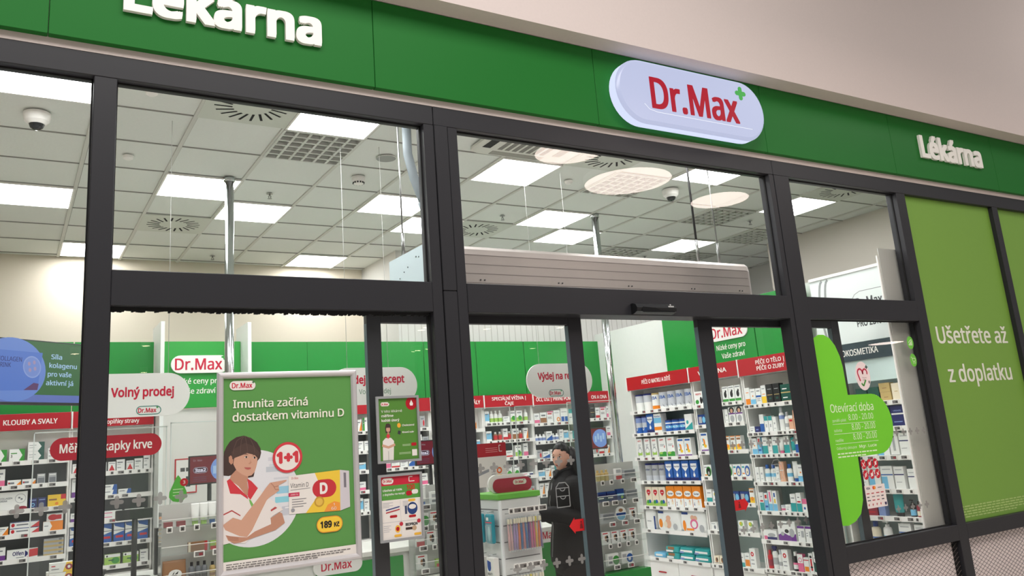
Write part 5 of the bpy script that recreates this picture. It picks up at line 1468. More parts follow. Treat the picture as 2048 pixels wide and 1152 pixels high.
for k in range(3):
    put('vitamin_box', DES['vitd']['mesh'], None, (.325, 1.72, .937 + k * .0535), 0, 'white and yellow vitamin box on the left counter, %s of its stack' % ['bottom', 'middle', 'topmost'][k], 'box', 'vitamin boxes stacked on the left counter')
    put('vitamin_box', DES['vitd']['mesh'], None, (.315, 1.80, .937 + k * .0535), 0, 'white and yellow vitamin box on the left counter, %s of the rear stack' % ['bottom', 'middle', 'topmost'][k], 'box', 'vitamin boxes stacked on the left counter') if k < 2 else None
for k in range(3):
    a = put('perfume_bottle', DES['amb']['mesh'], None, (.165 + k * .042, 1.66 + .02, .937), 0, 'small amber bottle left of the vitamin boxes, %s from left' % ORD[k], 'bottle', 'amber bottles on the left counter')
    for pn, pm_ in DES['amb']['parts']:
        put(pn, pm_, a)

# ---------------------------------------------------------------- hanging signs
def hang(label, x0, x1, z0, z1, y, draw, wires):
    t = thing('hanging_sign', label, 'hanging sign', (0, 0, 0), group='white hanging pill signs')
    b = MB()
    r = (z1 - z0) / 2
    b.poly(rrect(x0, z0, x1, z1, r, 10), y, mat(234, 235, 231, .4), .012)
    b.build('board', t)
    b = MB()
    draw(b, y - .0126)
    b.build('lettering', t)
    b = MB()
    for x in wires:
        b.cyl((x, y - .006, z1 - .01), (x, y - .006, CEIL), .0016, mat(190, 190, 186, .4), n=6)
    b.build('wire', t)
def plogo(b, cx, cz, y):
    b.ringp(rrect(cx - .072, cz - .027, cx + .072, cz + .027, .027), rrect(cx - .067, cz - .022, cx + .067, cz + .022, .022), y, mat(60, 130, 120, .5))
    b.logo(cx - .005, cz, .12, y, bold=.02)
hang('white pill sign reading Volný prodej hanging over the left counter', .40, 1.0, 1.90, 2.165, 1.60, lambda b, y: (b.text('Volný prodej', .545, 2.025, y, .052, LOGORED, w=.36, bold=.021), plogo(b, .76, 1.938, y)), (.48, .87))
hang('white pill sign reading Výdej na recept behind the poster and framed leaf', 1.92, 2.58, 1.955 - .04, 2.175, 1.60, lambda b, y: (b.text('Výdej na recept', 2.02, 2.065, y, .052, LOGORED, w=.46, bold=.021), b.text('Volný prodej', 2.13, 1.99, y, .034, mat(70, 130, 90, .5), w=.24)), (2.05, 2.36))
hang('white pill sign reading Výdej na recept above the woman in black', 3.53, 4.17, 1.91, 2.18, 1.60, lambda b, y: (b.text('Výdej na recept', 3.635, 2.055, y, .052, LOGORED, w=.44, bold=.021), plogo(b, 3.80, 1.945, y)), (3.66, 4.04))
t = thing('speech_bubble_sign', 'red speech bubble sign reading Měření z kapky krve on the left counter screen', 'sign', (0, 0, 0))
b = MB()
b.poly(rrect(.235, 1.668, .845, 1.800, .066, 10), 1.640, mat(176, 24, 44, .4), .004)
b.poly([(.42, 1.672), (.50, 1.672), (.505, 1.625)], 1.640, mat(176, 24, 44, .4), .004)
b.build('board', t)
MB().text('Měření z kapky krve', .285, 1.712, 1.6353, .05, LETTER, w=.505, bold=.014).build('lettering', t)
t = thing('drop_leaflet', 'green drop shaped leaflet hanging beside the left monitor', 'leaflet', (.945, 1.64, 1.435))
b = MB()
b.poly([(0, .10), (.012, .085), (.05, .0), (.052, -.03), (.03, -.055), (-.0, -.062), (-.03, -.055), (-.052, -.03), (-.05, 0), (-.012, .085)], 0, mat(80, 168, 60, .4), .003)
b.build('sheet', t)
MB().poly(circ(.035, .055, .024), -.0034, SIGNRED).text('3', .035, .045, -.0038, .02, LETTER, align='c').build('badge', t)
b = MB()
for i in range(3):
    b.rect(-.03, .012 - i * .018, .03, .018 - i * .018, -.0034, mat(170, 210, 150, .5))
b.build('lettering', t)

# wall screen at the left edge
t = thing('wall_screen', 'large advertising screen with collagen drink picture at the left edge', 'screen', (.434, 2.256, 2.236), .618)
t.rotation_euler = (-.081, 0, .618)
b = MB()
b.bbox(-.72, .0, -.205, .006, .04, .206, BLACK, .004)
b.build('bezel', t)
b = MB()
e = .55
b.rect(-.71, -.192, -.004, .198, -.0005, mat(40, 110, 48, .3, emit=e))
b.rect(-.71, -.192, -.004, -.145, -.0008, mat(104, 126, 206, .3, emit=e))
b.poly(circ(-.50, .01, .225, .2, 40), -.0009, mat(112, 150, 232, .3, emit=e))
b.rect(-.71, -.192, -.60, .198, -.0008, mat(112, 150, 232, .3, emit=e))
b.poly([(-.70, -.13), (-.335, -.115), (-.295, .125), (-.70, .13)], -.0012, mat(86, 130, 224, .3, emit=e))
b.text('COLLAGEN', -.60, .06, -.0015, .028, mat(24, 40, 110, .3), w=.16, bold=.01, slant=.06)
b.text('DRINK', -.605, .022, -.0015, .028, mat(24, 40, 110, .3), w=.092, bold=.01, slant=.06)
b.poly(circ(-.37, .03, .062, .07), -.0014, mat(150, 176, 240, .3, emit=e))
b.poly(circ(-.37, .03, .055, .062), -.0015, mat(126, 156, 232, .3, emit=e))
for dx, dz in ((-.02, .02), (.015, .03), (.02, -.01), (-.015, -.02)):
    b.poly(circ(-.37 + dx, .03 + dz, .01, .013, 10), -.0016, mat(180, 160, 200, .3, emit=e))
b.poly([(-.43, -.118), (-.335, -.115), (-.325, -.075), (-.36, -.07)], -.0015, mat(96, 50, 110, .3, emit=e))
b.poly(circ(-.63, -.1, .035, .03), -.0015, mat(190, 190, 60, .3, emit=e))
for i, (s, x) in enumerate((('Síla', -.235), ('kolagenu', -.25), ('pro vaše', -.262), ('aktivní já', -.275))):
    b.text(s, x, .09 - i * .057, -.0015, .03, mat(170, 206, 240, .3, emit=.7), w=(.08, .205, .175, .20)[i], bold=.014, slant=.05)
b.build('display', t)
MB().cyl((-.60, .10, .1), (-.60, .10, 1.58), .016, WHITE).build('ceiling_pole', t)
MB().bbox(-.66, .04, .05, -.54, .12, .15, BLACK).build('bracket', t)

# ---------------------------------------------------------------- display stand with toothbrushes
SX, SY, SWD, SDP, STZ = 2.745, .80, .30, .34, 1.265
t = thing('display_stand', 'white slotted display stand with green top in front of the woman', 'display stand', (SX, SY, FLOOR))
SWM = mat(226, 228, 228, .4)
z1 = STZ - FLOOR
MB().bbox(.0, .0, .06, SWD, SDP, z1 - .035, SWM, .004).build('body', t)
MB().bbox(-.005, -.005, 0, SWD + .005, SDP + .005, .06, mat(150, 150, 150, .4), .004).build('plinth', t)
MB().bbox(-.012, -.012, z1 - .035, SWD + .012, SDP + .012, z1, mat(104, 186, 66, .4), .004).build('top_board', t)
for k in range(8):
    zz = z1 - .10 - k * .1
    MB().box(.02, -.0012, zz, SWD - .02, .0, zz + .006, mat(110, 110, 112, .6)).build('slot', t)
    MB().box(-.0012, .02, zz, .0, SDP - .02, zz + .006, mat(110, 110, 112, .6)).build('slot', t)
MB().bbox(-.002, -.004, .0, .016, .014, z1 - .036, mat(244, 248, 250, .3), .003).build('corner_profile', t)
h = MB()
h.poly(rrect(.0, z1 + .0, .30, z1 + .115, .06) , .14, mat(236, 234, 232, .4), .02)
h.poly([p for p in rrect(.03, z1 + .0, .33, z1 + .09, .05)], .118, mat(170, 36, 58, .4), .006)
hh = h.build('header_board', t)
MB().logo(.235, z1 + .06, .105, .1110, pill=mat(226, 220, 210, .4), bold=.02).build('logo', hh)
def hooks(zz, n, x0, dx, y=0.0, side=False):
    for i in range(n):
        b = MB()
        if side:
            b.cyl((0, x0 + i * dx, zz), (-.05, x0 + i * dx, zz), .0025, CHROME, n=8)
        else:
            b.cyl((x0 + i * dx, 0, zz), (x0 + i * dx, -.07, zz + .006), .0025, CHROME, n=8)
        hk = b.build('hook', t)
        if not side:
            put('price_tag', tagL if i % 2 else tagS, hk, (x0 + i * dx, -.072, zz + .02))
hooks(z1 - .125, 6, .04, .048)
hooks(z1 - .46, 5, .05, .05)
hooks(z1 - .11, 2, .08, .13, side=True)
hooks(z1 - .37, 2, .08, .13, side=True)
# toothbrushes hanging from the front hooks: blister, handle, head
def brush(c1, c2, head, L=.19):
    b = MB()
    b.tube([(0, 0, 0), (0, -.002, L * .45), (0, 0, L * .7), (0, 0, L)], [.0075, .008, .0055, .004], c1, 8)
    hnd = b.mesh('handle')
    b2 = MB().bbox(-.0075, -.012, L * .84, .0075, -.001, L, c2, .002)
    return hnd, b2.mesh('bristle_head')
BC = {'lilac': (178, 150, 200), 'pale pink': (226, 176, 176), 'orange': (236, 120, 60), 'blue': (30, 110, 176), 'pink': (214, 90, 140), 'purple': (96, 56, 140), 'yellow': (230, 180, 40), 'salmon': (226, 130, 130), 'green': (120, 190, 80), 'teal': (40, 160, 160)}
seq = ['pale pink', 'pale pink', 'lilac', 'lilac', 'orange', 'blue', 'salmon', 'blue', 'purple', 'pink', 'pink', 'yellow', 'orange', 'purple']
bm_cache = {}
def put_brush(i, c, x, y, z, L, row, where):
    key = (c, L)
    if key not in bm_cache:
        hm, hd2 = brush(mat(*BC[c], .35), mat(236, 226, 200, .5) if c not in ('yellow',) else mat(220, 200, 60, .5), None, L)
        cd = MB()
        cd.bbox(-.0095, -.014, -.012, .0095, .008, L + .01, CLEAR, .003)
        bm_cache[key] = (hm, hd2, cd.mesh('blister'))
    hm, hd2, cd = bm_cache[key]
    tb = thing('toothbrush', '%s toothbrush in clear blister, %s from left, %s' % (c, ORD[i], where), 'toothbrush', (x, y, z), group='toothbrushes ' + row)
    tb.rotation_euler = (0, random.Random(i * 3 + len(row)).uniform(-.03, .06), 0)
    put('handle', hm, tb)
    put('bristle_head', hd2, tb)
    put('blister', cd, tb)
for i, c in enumerate(seq):
    put_brush(i, c, SX + .03 + i * .0185, SY - .045, STZ - .345, .19, 'on the upper hooks', 'upper hook row of stand')
for i, c in enumerate(['teal', 'yellow', 'purple', 'blue', 'green', 'yellow', 'salmon', 'teal', 'green', 'orange']):
    put_brush(i, c, SX + .045 + i * .0235, SY - .045, STZ - .68, .18, 'on the lower hooks', 'lower hook row of stand')
# packs on the left side of the stand
for k in range(2):
    t2 = thing('tooth_care_blister', 'turquoise blister pack with red stripe on the stand side, %s one' % ('rear', 'front')[k], 'pack', (SX - .035, SY + .20 - k * .13, STZ - .30), MH, 'turquoise blister packs on the stand')
    b = MB()
    b.bbox(-.045, -.012, 0, .045, .012, .18, mat(30, 150, 168, .35), .006)
    b.rect(-.04, .125, .04, .132, -.0125, mat(220, 80, 100, .4))
    b.rect(-.03, .14, .0, .16, -.0125, WHITE)
    b.poly(circ(.0, .06, .018, .045), -.0125, mat(150, 210, 215, .3))
    b.build('card', t2)
    b = MB().bbox(-.038, -.02, .006, .038, -.0128, .118, CLEAR, .004)
    b.build('blister', t2)
    t2 = thing('tooth_care_box_pack', 'white hanging box with %s shield on the stand side' % ('red', 'blue')[k], 'box', (SX - .035, SY + .20 - k * .13, STZ - .575), MH, 'white hanging boxes on the stand')
    b = MB().bbox(-.045, -.02, 0, .045, .02, .19, WHITE, .002)
    b.poly([(-.035, .135), (.01, .135), (.01, .165), (-.035, .175)], -.0205, mat(*((214, 60, 70) if k == 0 else (20, 70, 160)), .4))
    b.poly(circ(-.012, .135, .0225, .026), -.0206, mat(*((214, 60, 70) if k == 0 else (20, 70, 160)), .4))
    b.text('NIGHTY', -.035, .085, -.0205, .016, mat(50, 50, 50, .5), w=.06, bold=.01)
    for j in range(3):
        b.rect(-.03, .065 - j * .016, .02, .069 - j * .016, -.0205, mat(150, 150, 150, .5))
    b.build('carton', t2)
# ---------------------------------------------------------------- posters on the front glass
PS, PX0, PZ0, PYP = 1.018, .845, 1.0915, .030
t = thing('framed_poster', 'large silver snap frame holding the green vitamin D poster', 'poster', (PX0, PYP, PZ0))
def mm_(pts):
    return [(x * PS / 1000, z * PS / 1000) for x, z in pts]
b = MB()
SILV = mat(206, 202, 204, .35, .35)
x0, x1, z0_, z1_ = -.004, .676, -.004, .906
fw = .029
for a, c in (((x0, z0_), (x1, z0_)), ((x1, z0_), (x1, z1_)), ((x1, z1_), (x0, z1_)), ((x0, z1_), (x0, z0_))):
    # mitred convex profile
    dx, dz = c[0] - a[0], c[1] - a[1]
    l = math.hypot(dx, dz); ux, uz = dx / l, dz / l
    nx, nz = -uz, ux
    L = []
    for p, sgn in ((a, 1), (c, -1)):
        ring = []
        for q, y in ((0, .018), (0, .004), (.006, -.004), (.014, -.006), (.022, -.003), (fw, .006), (fw, .018)):
            ring.append((p[0] + ux * q * sgn + nx * q, y, p[1] + uz * q * sgn + nz * q))
        L.append(ring)
    b.loft(L, SILV, False, close=False)
b.build('snap_frame', t)
b = MB()
yy = [.0105]
def lay(pts, m):
    yy[0] -= .00005
    b.poly(mm_(pts), yy[0], m)
def ltext(*a, **k):
    yy[0] -= .00005
    b.text(a[0], a[1] * PS / 1000, a[2] * PS / 1000, yy[0], a[3] * PS / 1000, a[4], w=k.pop('w') * PS / 1000, **k)
PG = mat(92, 150, 78, .45, spec=.35)
PW = mat(232, 226, 220, .5)
PSK = mat(206, 158, 134, .5)
PSK2 = mat(190, 138, 114, .5)
PH = mat(66, 48, 44, .5)
PRD = mat(206, 56, 66, .5)
lay([(20, 20), (642, 20), (642, 880), (20, 880)], PG)
cp = [(x, z) for x, z in circ(158, 322, 214, 212, 60)]
cp = [(max(x, 22), z) for x, z in cp]
lay(cp, mat(222, 222, 226, .5))
for (a, c, w, h, col) in ((230, 455, 70, 10, (206, 210, 216)), (215, 430, 90, 24, (190, 196, 204)), (250, 395, 90, 8, (206, 208, 214)), (262, 330, 60, 32, (150, 200, 222)), (255, 290, 70, 26, (140, 206, 220)), (286, 232, 60, 40, (196, 198, 206)), (300, 262, 30, 6, (230, 230, 232)), (225, 480, 60, 16, (206, 206, 214))):
    lay([(a, c), (a + w, c), (a + w, c + h), (a, c + h)], mat(*col, .5))
lay([(22, 431), (24, 499), (28, 535), (38, 557), (54, 579), (82, 596), (115, 601), (147, 589), (175, 567), (190, 540), (193, 519), (187, 496), (177, 485), (172, 465), (163, 436), (158, 415), (135, 412), (90, 425), (59, 430), (48, 427)], PH)
lay([(57, 428), (81, 452), (134, 421), (130, 391), (136, 343), (124, 329), (81, 376), (50, 407)], PSK2)
lay([(68, 477), (73, 509), (103, 520), (128, 528), (156, 521), (176, 497), (175, 476), (170, 456), (163, 436), (149, 422), (128, 419), (107, 429), (82, 449)], PSK)
lay([(48, 510), (57, 517), (68, 504), (67, 482), (58, 476), (49, 488)], PSK2)
lay([(64, 498), (60, 530), (73, 545), (119, 568), (161, 551), (189, 517), (178, 494), (172, 508), (156, 514), (128, 522), (103, 513), (77, 505)], mat(78, 58, 52, .5))
for sx in (0, 1, 2, 3):
    yy[0] -= .00005
    b.stroke(mm_([(112 + sx * 4, 598), (84 + sx * 20, 580 + sx * 2), (70 + sx * 30, 545 + sx * 2), (68 + sx * 32, 522)]), .0022, yy[0], mat(96, 74, 66, .5))
EW = mat(236, 230, 226, .5)
EK = mat(40, 30, 28, .4)
for ex, ez, k in ((125, 504, 1.0), (162, 499, .85)):
    lay([(ex - 9 * k, ez), (ex, ez + 5), (ex + 9 * k, ez), (ex, ez - 4)], EW)
    lay(circ(ex + 1, ez, 4, 4.2, 12), EK)
    lay([(ex - 11 * k, ez + 1), (ex, ez + 6), (ex + 10 * k, ez + 1), (ex, ez + 4)], EK)
    lay([(ex - 13 * k, ez + 11), (ex, ez + 16), (ex + 13 * k, ez + 9), (ex, ez + 12.5)], PH)
lay([(142, 495), (149, 478), (142, 472), (134, 475), (141, 479), (144, 484)], PSK2)
lay([(116, 460), (130, 458), (146, 457), (145, 450), (132, 448), (121, 453)], mat(186, 96, 92, .5))
lay([(116, 460), (132, 455.5), (147, 457), (132, 454)], mat(140, 66, 64, .5))
COAT = mat(230, 222, 218, .55)
lay([(22, 423), (47, 414), (90, 380), (133, 324), (153, 374), (175, 365), (212, 326), (256, 293), (291, 256), (245, 237), (236, 238), (235, 195), (161, 166), (118, 130), (60, 140), (22, 135)], COAT)
lay([(39, 406), (52, 415), (83, 380), (130, 331), (133, 318), (100, 343), (54, 350)], PRD)
lay([(130, 409), (148, 396), (177, 363), (143, 315), (131, 331), (135, 371)], PRD)
lay([(136, 319), (145, 313), (162, 283), (156, 267), (141, 299)], mat(120, 180, 90, .5))
lay([(22, 218), (66, 245), (102, 231), (133, 267), (187, 328), (212, 360), (232, 382), (308, 389), (309, 384), (271, 367), (274, 344), (257, 334), (231, 319), (216, 306), (191, 261), (150, 183), (127, 156), (94, 164), (33, 196)], PSK)
lay([(34, 175), (52, 169), (99, 159), (127, 155), (162, 176), (235, 200), (233, 226), (275, 248), (286, 242), (298, 199), (255, 172), (161, 151), (99, 136), (71, 135), (45, 151)], PSK2)
for k in range(3):
    yy[0] -= .00005
    b.stroke(mm_([(40 + k * 4, 168 - k * 7), (66 + k * 3, 161 - k * 6), (90, 156 - k * 5)]), .0022, yy[0], mat(160, 108, 88, .5))
for q in ([(236, 380), (252, 362), (272, 365)], [(246, 370), (256, 350), (272, 348)]):
    yy[0] -= .00005
    b.stroke(mm_(q), .0022, yy[0], mat(160, 108, 88, .5))
lay([(22, 268), (66, 283), (99, 254), (97, 233), (66, 246), (22, 222)], COAT)
lay([(233, 264), (266, 282), (291, 258), (245, 237), (233, 226)], COAT)
lay([(22, 264), (61, 279), (99, 253), (98, 248), (61, 273), (22, 258)], mat(180, 70, 70, .5))
lay([(233, 262), (254, 274), (264, 268), (236, 255)], mat(180, 70, 70, .5))
# product box
lay([(318, 404), (567, 414), (564, 226), (318, 234)], PW)
lay([(443, 409), (567, 414), (564, 226), (397, 231), (448, 294), (458, 373)], mat(236, 198, 62, .5))
lay([(484, 228), (503, 259), (535, 272), (563, 263), (564, 226)], mat(238, 150, 60, .5))
lay([(567, 414), (613, 406), (613, 239), (564, 226)], mat(206, 200, 206, .5))
lay([(585, 400), (597, 398), (597, 330), (585, 331)], mat(120, 116, 124, .5))
lay(rrect(430, 294, 547, 376, 41), mat(196, 46, 56, .5))
ltext('D', 466, 313, 46, EW, w=38, bold=.03)
lay(circ(462, 276, 24), mat(196, 150, 50, .5))
lay(circ(462, 276, 17), mat(226, 184, 80, .5))
ltext('Vitamin D', 326, 350, 20, mat(60, 58, 62, .5), w=86)
ltext('Dr.Max', 332, 388, 10, PRD, w=32)
lay([(326, 341), (420, 344), (420, 342), (326, 339)], mat(120, 120, 124, .5))
lay([(317, 328), (368, 328), (368, 311), (317, 311)], mat(200, 40, 80, .5))
ltext('2000 IU', 326, 316, 7, EW, w=36)
for k in range(4):
    lay([(332, 296 - k * 11), (400 - (k % 2) * 14, 296 - k * 11), (400 - (k % 2) * 14, 299 - k * 11), (332, 299 - k * 11)], mat(130, 128, 132, .5))
lay(circ(336, 250, 9), mat(150, 150, 156, .5))
ltext('60', 520, 233, 14, EW, w=24)
ltext('1', 530, 252, 11, EW, w=6)
# 1+1 ring
lay(circ(315, 490, 70, 70, 48), PRD)
lay(circ(315, 490, 58, 58, 48), PW)
ltext('1+1', 262, 468, 44, PRD, w=104, bold=.05)
# logo, headline, price, footer
lay(rrect(51, 808, 169, 850, 21), PW)
yy[0] -= .0003
b.logo(.111 * PS, .829 * PS, .106 * PS, yy[0], green=mat(50, 100, 60, .5), bold=.016)
yy[0] -= .0003
HT = mat(234, 232, 216, .5)
ltext('Imunita začíná', 66, 727, 36, HT, w=350, bold=.012)
ltext('dostatkem vitaminu D', 64, 667, 36, HT, w=532, bold=.012)
lay(rrect(446, 134, 573, 206, 36), mat(226, 150, 50, .5))
lay(rrect(450, 138, 569, 202, 32), mat(244, 202, 60, .5))
ltext('189', 464, 157, 27, mat(30, 28, 26, .5), w=56, bold=.035)
ltext('Kč', 530, 157, 19, mat(30, 28, 26, .5), w=27, bold=.03)
lay([(20, 20), (642, 20), (642, 65), (20, 61)], PW)
FT = mat(110, 106, 106, .5)
rr = random.Random(2)
for k in range(3):
    x = 36
    while x < (590, 560, 436)[k]:
        w = rr.uniform(8, 26)
        lay([(x, 46 - k * 9), (x + w, 46 - k * 9), (x + w, 50 - k * 9), (x, 50 - k * 9)], FT)
        x += w + 4
b.build('poster_sheet', t)

def small_poster(label, x0, z0, w, h, draw):
    t = thing('poster_holder', label, 'poster', (x0, .036, z0), group='small framed posters on the front glass')
    b = MB()
    F = mat(150, 152, 154, .35)
    for q in ((0, 0, .012, h), (w - .012, 0, w, h), (.012, 0, w - .012, .012), (.012, h - .012, w - .012, h)):
        b.box(q[0], 0, q[1], q[2], .012, q[3], F)
    b.build('grey_frame', t)
    b = MB()
    draw(b, w, h)
    b.build('poster_sheet', t)
    return t
def dr1(b, w, h):
    y = .0092
    b.rect(.010, .010, w - .010, h - .010, y, mat(82, 134, 50, .45))
    def T(s, x, z, c, ww, m=LETTER, bold=.0):
        b.text(s, x, z, y - .0012, c, m, w=ww, bold=bold)
    b.poly(rrect(.026, h - .05, .074, h - .030, .01), y - .0003, PW)
    b.logo(.05, h - .040, .043, y - .0006, bold=.02)
    b.poly(circ(w - .04, h - .040, .032, .034), y - .0003, SIGNRED)
    b.poly([(w - .04, h - .022), (w - .03, h - .042), (w - .033, h - .052), (w - .047, h - .052), (w - .05, h - .042)], y - .0006, PW)
    T('V této lékárně', .028, h - .082, .012, .115)
    T('měříme', .028, h - .105, .012, .066, LETTER, .015)
    T('každé úterý', .028, h - .128, .012, .098, LETTER, .015)
    T('Cholesterol', w - .098, h - .155, .009, .068, LETTER, .015)
    T('Krevní cukr', w - .098, h - .19, .009, .066, LETTER, .015)
    b.poly(circ(w - .115, h - .15, .010, .012), y - .0006, mat(240, 170, 50, .5))
    b.poly([(w - .125, h - .192), (w - .11, h - .197), (w - .105, h - .18), (w - .12, h - .175)], y - .0006, mat(50, 52, 54, .5))
    b.poly(rrect(w - .05, .078, w - .022, .094, .004), y - .0006, SIGNRED)
    for k in range(2):
        b.rect(w - .10, .086 - k * .006, w - .055, .0885 - k * .006, y - .0006, mat(180, 206, 160, .5))
        b.rect(w - .12, .046 - k * .006, w - .055, .0485 - k * .006, y - .0006, mat(180, 206, 160, .5))
    b.rect(w - .048, .028, w - .020, .060, y - .0006, PW)
    # pharmacist figure
    f = lambda P, m, k: b.poly([(x / 1000, z / 1000) for x, z in P], y - .0006 - k * .0002, m)
    f([(28, 14), (30, 110), (46, 125), (76, 125), (92, 108), (86, 14)], COAT, 0)
    f([(46, 178), (52, 196), (66, 198), (76, 190), (78, 168), (74, 150), (48, 150)], PH, 1)
    f(circ(62, 168, 11, 15, 16), PSK, 2)
    f([(50, 180), (62, 187), (74, 180), (70, 176), (54, 176)], PH, 3)
    f([(56, 142), (68, 142), (66, 156), (58, 156)], PSK2, 2)
    f([(50, 134), (60, 120), (72, 134), (66, 144), (56, 144)], PRD, 3)
    f([(24, 84), (60, 72), (98, 84), (96, 96), (60, 84), (28, 96)], PSK, 4)
    f([(30, 14), (86, 14), (88, 66), (30, 66)], mat(224, 220, 214, .5), 1)
    f([(58, 14), (60, 14), (60, 60), (58, 60)], mat(150, 150, 150, .5), 5)
small_poster('upper small framed green poster about blood measuring on the door glass', 1.625, 1.525, .238, .335, dr1)
def dr2(b, w, h):
    y = .0092
    b.rect(.010, .010, w - .010, h - .010, y, PW)
    b.rect(.010, h - .055, w - .010, h - .010, y - .0002, mat(196, 30, 56, .45))
    b.rect(.010, h - .125, w - .010, h - .055, y - .0002, mat(84, 150, 62, .45))
    b.poly(rrect(.020, h - .048, .082, h - .018, .015), y - .0005, PW)
    b.logo(.051, h - .033, .055, y - .0008, bold=.02)
    b.stroke([(w - .05, h - .02), (w - .07, h - .02), (w - .07, h - .042), (w - .04, h - .042)], .004, y - .0005, PW)
    b.text('Ušetřete až 100%', .022, h - .083, y - .0008, .0095, LETTER, w=.105, bold=.015)
    b.text('z doplatku na recept', .022, h - .102, y - .0008, .0095, LETTER, w=.12, bold=.012)
    b.text('100', w - .085, h - .082, y - .0008, .022, mat(190, 50, 30, .5), w=.045, bold=.03)
    b.poly(rrect(w - .09, h - .112, w - .055, h - .088, .012), y - .0006, SIGNRED)
    b.poly(rrect(w - .058, h - .106, w - .022, h - .084, .012), y - .0007, PW)
    g = mat(190, 190, 194, .5)
    b.rect(w * .48, .02, w * .485, h - .13, y - .0004, g)
    b.rect(.015, .092, w - .015, .094, y - .0004, g)
    for cx, cz, m in ((.075, .155, mat(60, 70, 130, .5)), (.075, .142, mat(180, 60, 70, .5))):
        b.poly([(cx - .04, cz), (cx + .035, cz + .012), (cx + .035, cz + .006), (cx - .04, cz - .006)], y - .0006, m)
    b.poly(circ(w - .058, .150, .028, .03), y - .0006, mat(30, 60, 120, .5))
    b.poly(circ(w - .058, .158, .02, .012), y - .0008, PW)
    b.rect(w - .1, .125, w - .088, .165, y - .0006, mat(60, 70, 100, .5))
    for cx, cz in ((.075, .120), (w - .06, .112), (w - .06, .19), (.095, .026), (w - .035, .024)):
        b.poly(rrect(cx - .02, cz - .006, cx + .02, cz + .006, .006), y - .0009, mat(236, 180, 60, .5) if cz < .1 or cz > .15 else SIGNRED)
    b.poly(circ(.095, .058, .014, .018), y - .0008, mat(236, 180, 60, .5))
    b.poly(circ(.095, .058, .009, .010), y - .001, SIGNRED)
    b.poly(circ(.115, .080, .010), y - .0009, mat(190, 40, 60, .5))
    b.poly(circ(w - .026, .086, .010), y - .0009, mat(190, 40, 60, .5))
    b.text('BIOPRON', w - .1, .068, y - .0008, .012, mat(50, 50, 54, .5), w=.066, bold=.03)
    b.rect(w - .1, .048, w - .055, .060, y - .0008, mat(60, 40, 36, .5))
    b.poly(circ(w - .052, .054, .012), y - .0009, mat(190, 160, 130, .5))
    for k in range(4):
        b.rect(.02, h - .14 - k * .007, .075 - (k % 2) * .02, h - .137 - k * .007, y - .0006, g)
        b.rect(.02, .075 - k * .009, .06 - (k % 2) * .01, .078 - k * .009, y - .0006, g)
        b.rect(w - .11, h - .14 - k * .007, w - .06 - (k % 2) * .02, h - .137 - k * .007, y - .0006, g)
small_poster('lower small framed price poster with red and green head on the door glass', 1.622, 1.145, .238, .325, dr2)

# white and red leaflet on a counter screen behind the display stand
t = thing('leaflet_poster', 'white leaflet with red head stuck on the counter screen behind the display stand', 'leaflet', (3.02, 1.655, 1.27))
b = MB()
b.poly([(0, 0), (.31, 0), (.31, .32), (0, .32)], 0, PW, .002)
b.rect(0, .22, .31, .32, -.0024, SIGNRED)
b.stroke([(.265, .30), (.25, .30), (.25, .255), (.275, .255)], .005, -.0027, PW)
for k in range(3):
    b.rect(.13, .28 - k * .014, .235, .284 - k * .014, -.0027, mat(230, 150, 150, .5))
b.poly([(.03, .10), (.15, .13), (.15, .11), (.03, .075)], -.0027, mat(150, 150, 156, .5))
b.poly(circ(.24, .115, .024), -.0027, mat(226, 110, 50, .5))
b.poly(circ(.24, .115, .012), -.0029, PW)
b.rect(.22, .05, .26, .085, -.0027, mat(240, 190, 60, .5))
for k in range(3):
    b.rect(.17, .12 - k * .016, .205, .124 - k * .016, -.0027, mat(150, 150, 150, .5))
b.build('sheet', t)
acryl('clear acrylic counter screen carrying the white and red leaflet', 2.95, 3.40, 1.66, .936, 1.86)

# ---------------------------------------------------------------- woman behind the left door leaf
def skin_mesh(name, chains, sub=2):
    """chains: list of lists of (point, radius); the first point of a chain that repeats an earlier point joins it"""
    vs_, rad, es = [], [], []
    look = {}
    for ch in chains:
        prev = None
        for p, r in ch:
            k = tuple(round(c, 4) for c in p)
            if k in look:
                i = look[k]
            else:
                i = len(vs_)
                look[k] = i
                vs_.append(p)
                rad.append(r)
            if prev is not None:
                es.append((prev, i))
            prev = i
    me = bpy.data.meshes.new(name)
    me.from_pydata(vs_, es, [])
    ob = bpy.data.objects.new(name, me)
    COL.objects.link(ob)
    ob.modifiers.new('skin', 'SKIN')
    for i, r in enumerate(rad):
        rr_ = r if isinstance(r, tuple) else (r, r)
        me.skin_vertices[0].data[i].radius = rr_
        me.skin_vertices[0].data[i].use_root = (i == 0)
    sm_ = ob.modifiers.new('sub', 'SUBSURF')
    sm_.levels = sub
    sm_.render_levels = sub
    bpy.context.view_layer.update()
    ev = ob.evaluated_get(bpy.context.evaluated_depsgraph_get())
    m2 = bpy.data.meshes.new_from_object(ev)
    out = ([tuple(v.co) for v in m2.vertices], [tuple(p.vertices) for p in m2.polygons])
    bpy.data.objects.remove(ob)
    bpy.data.meshes.remove(me)
    bpy.data.meshes.remove(m2)
    return out

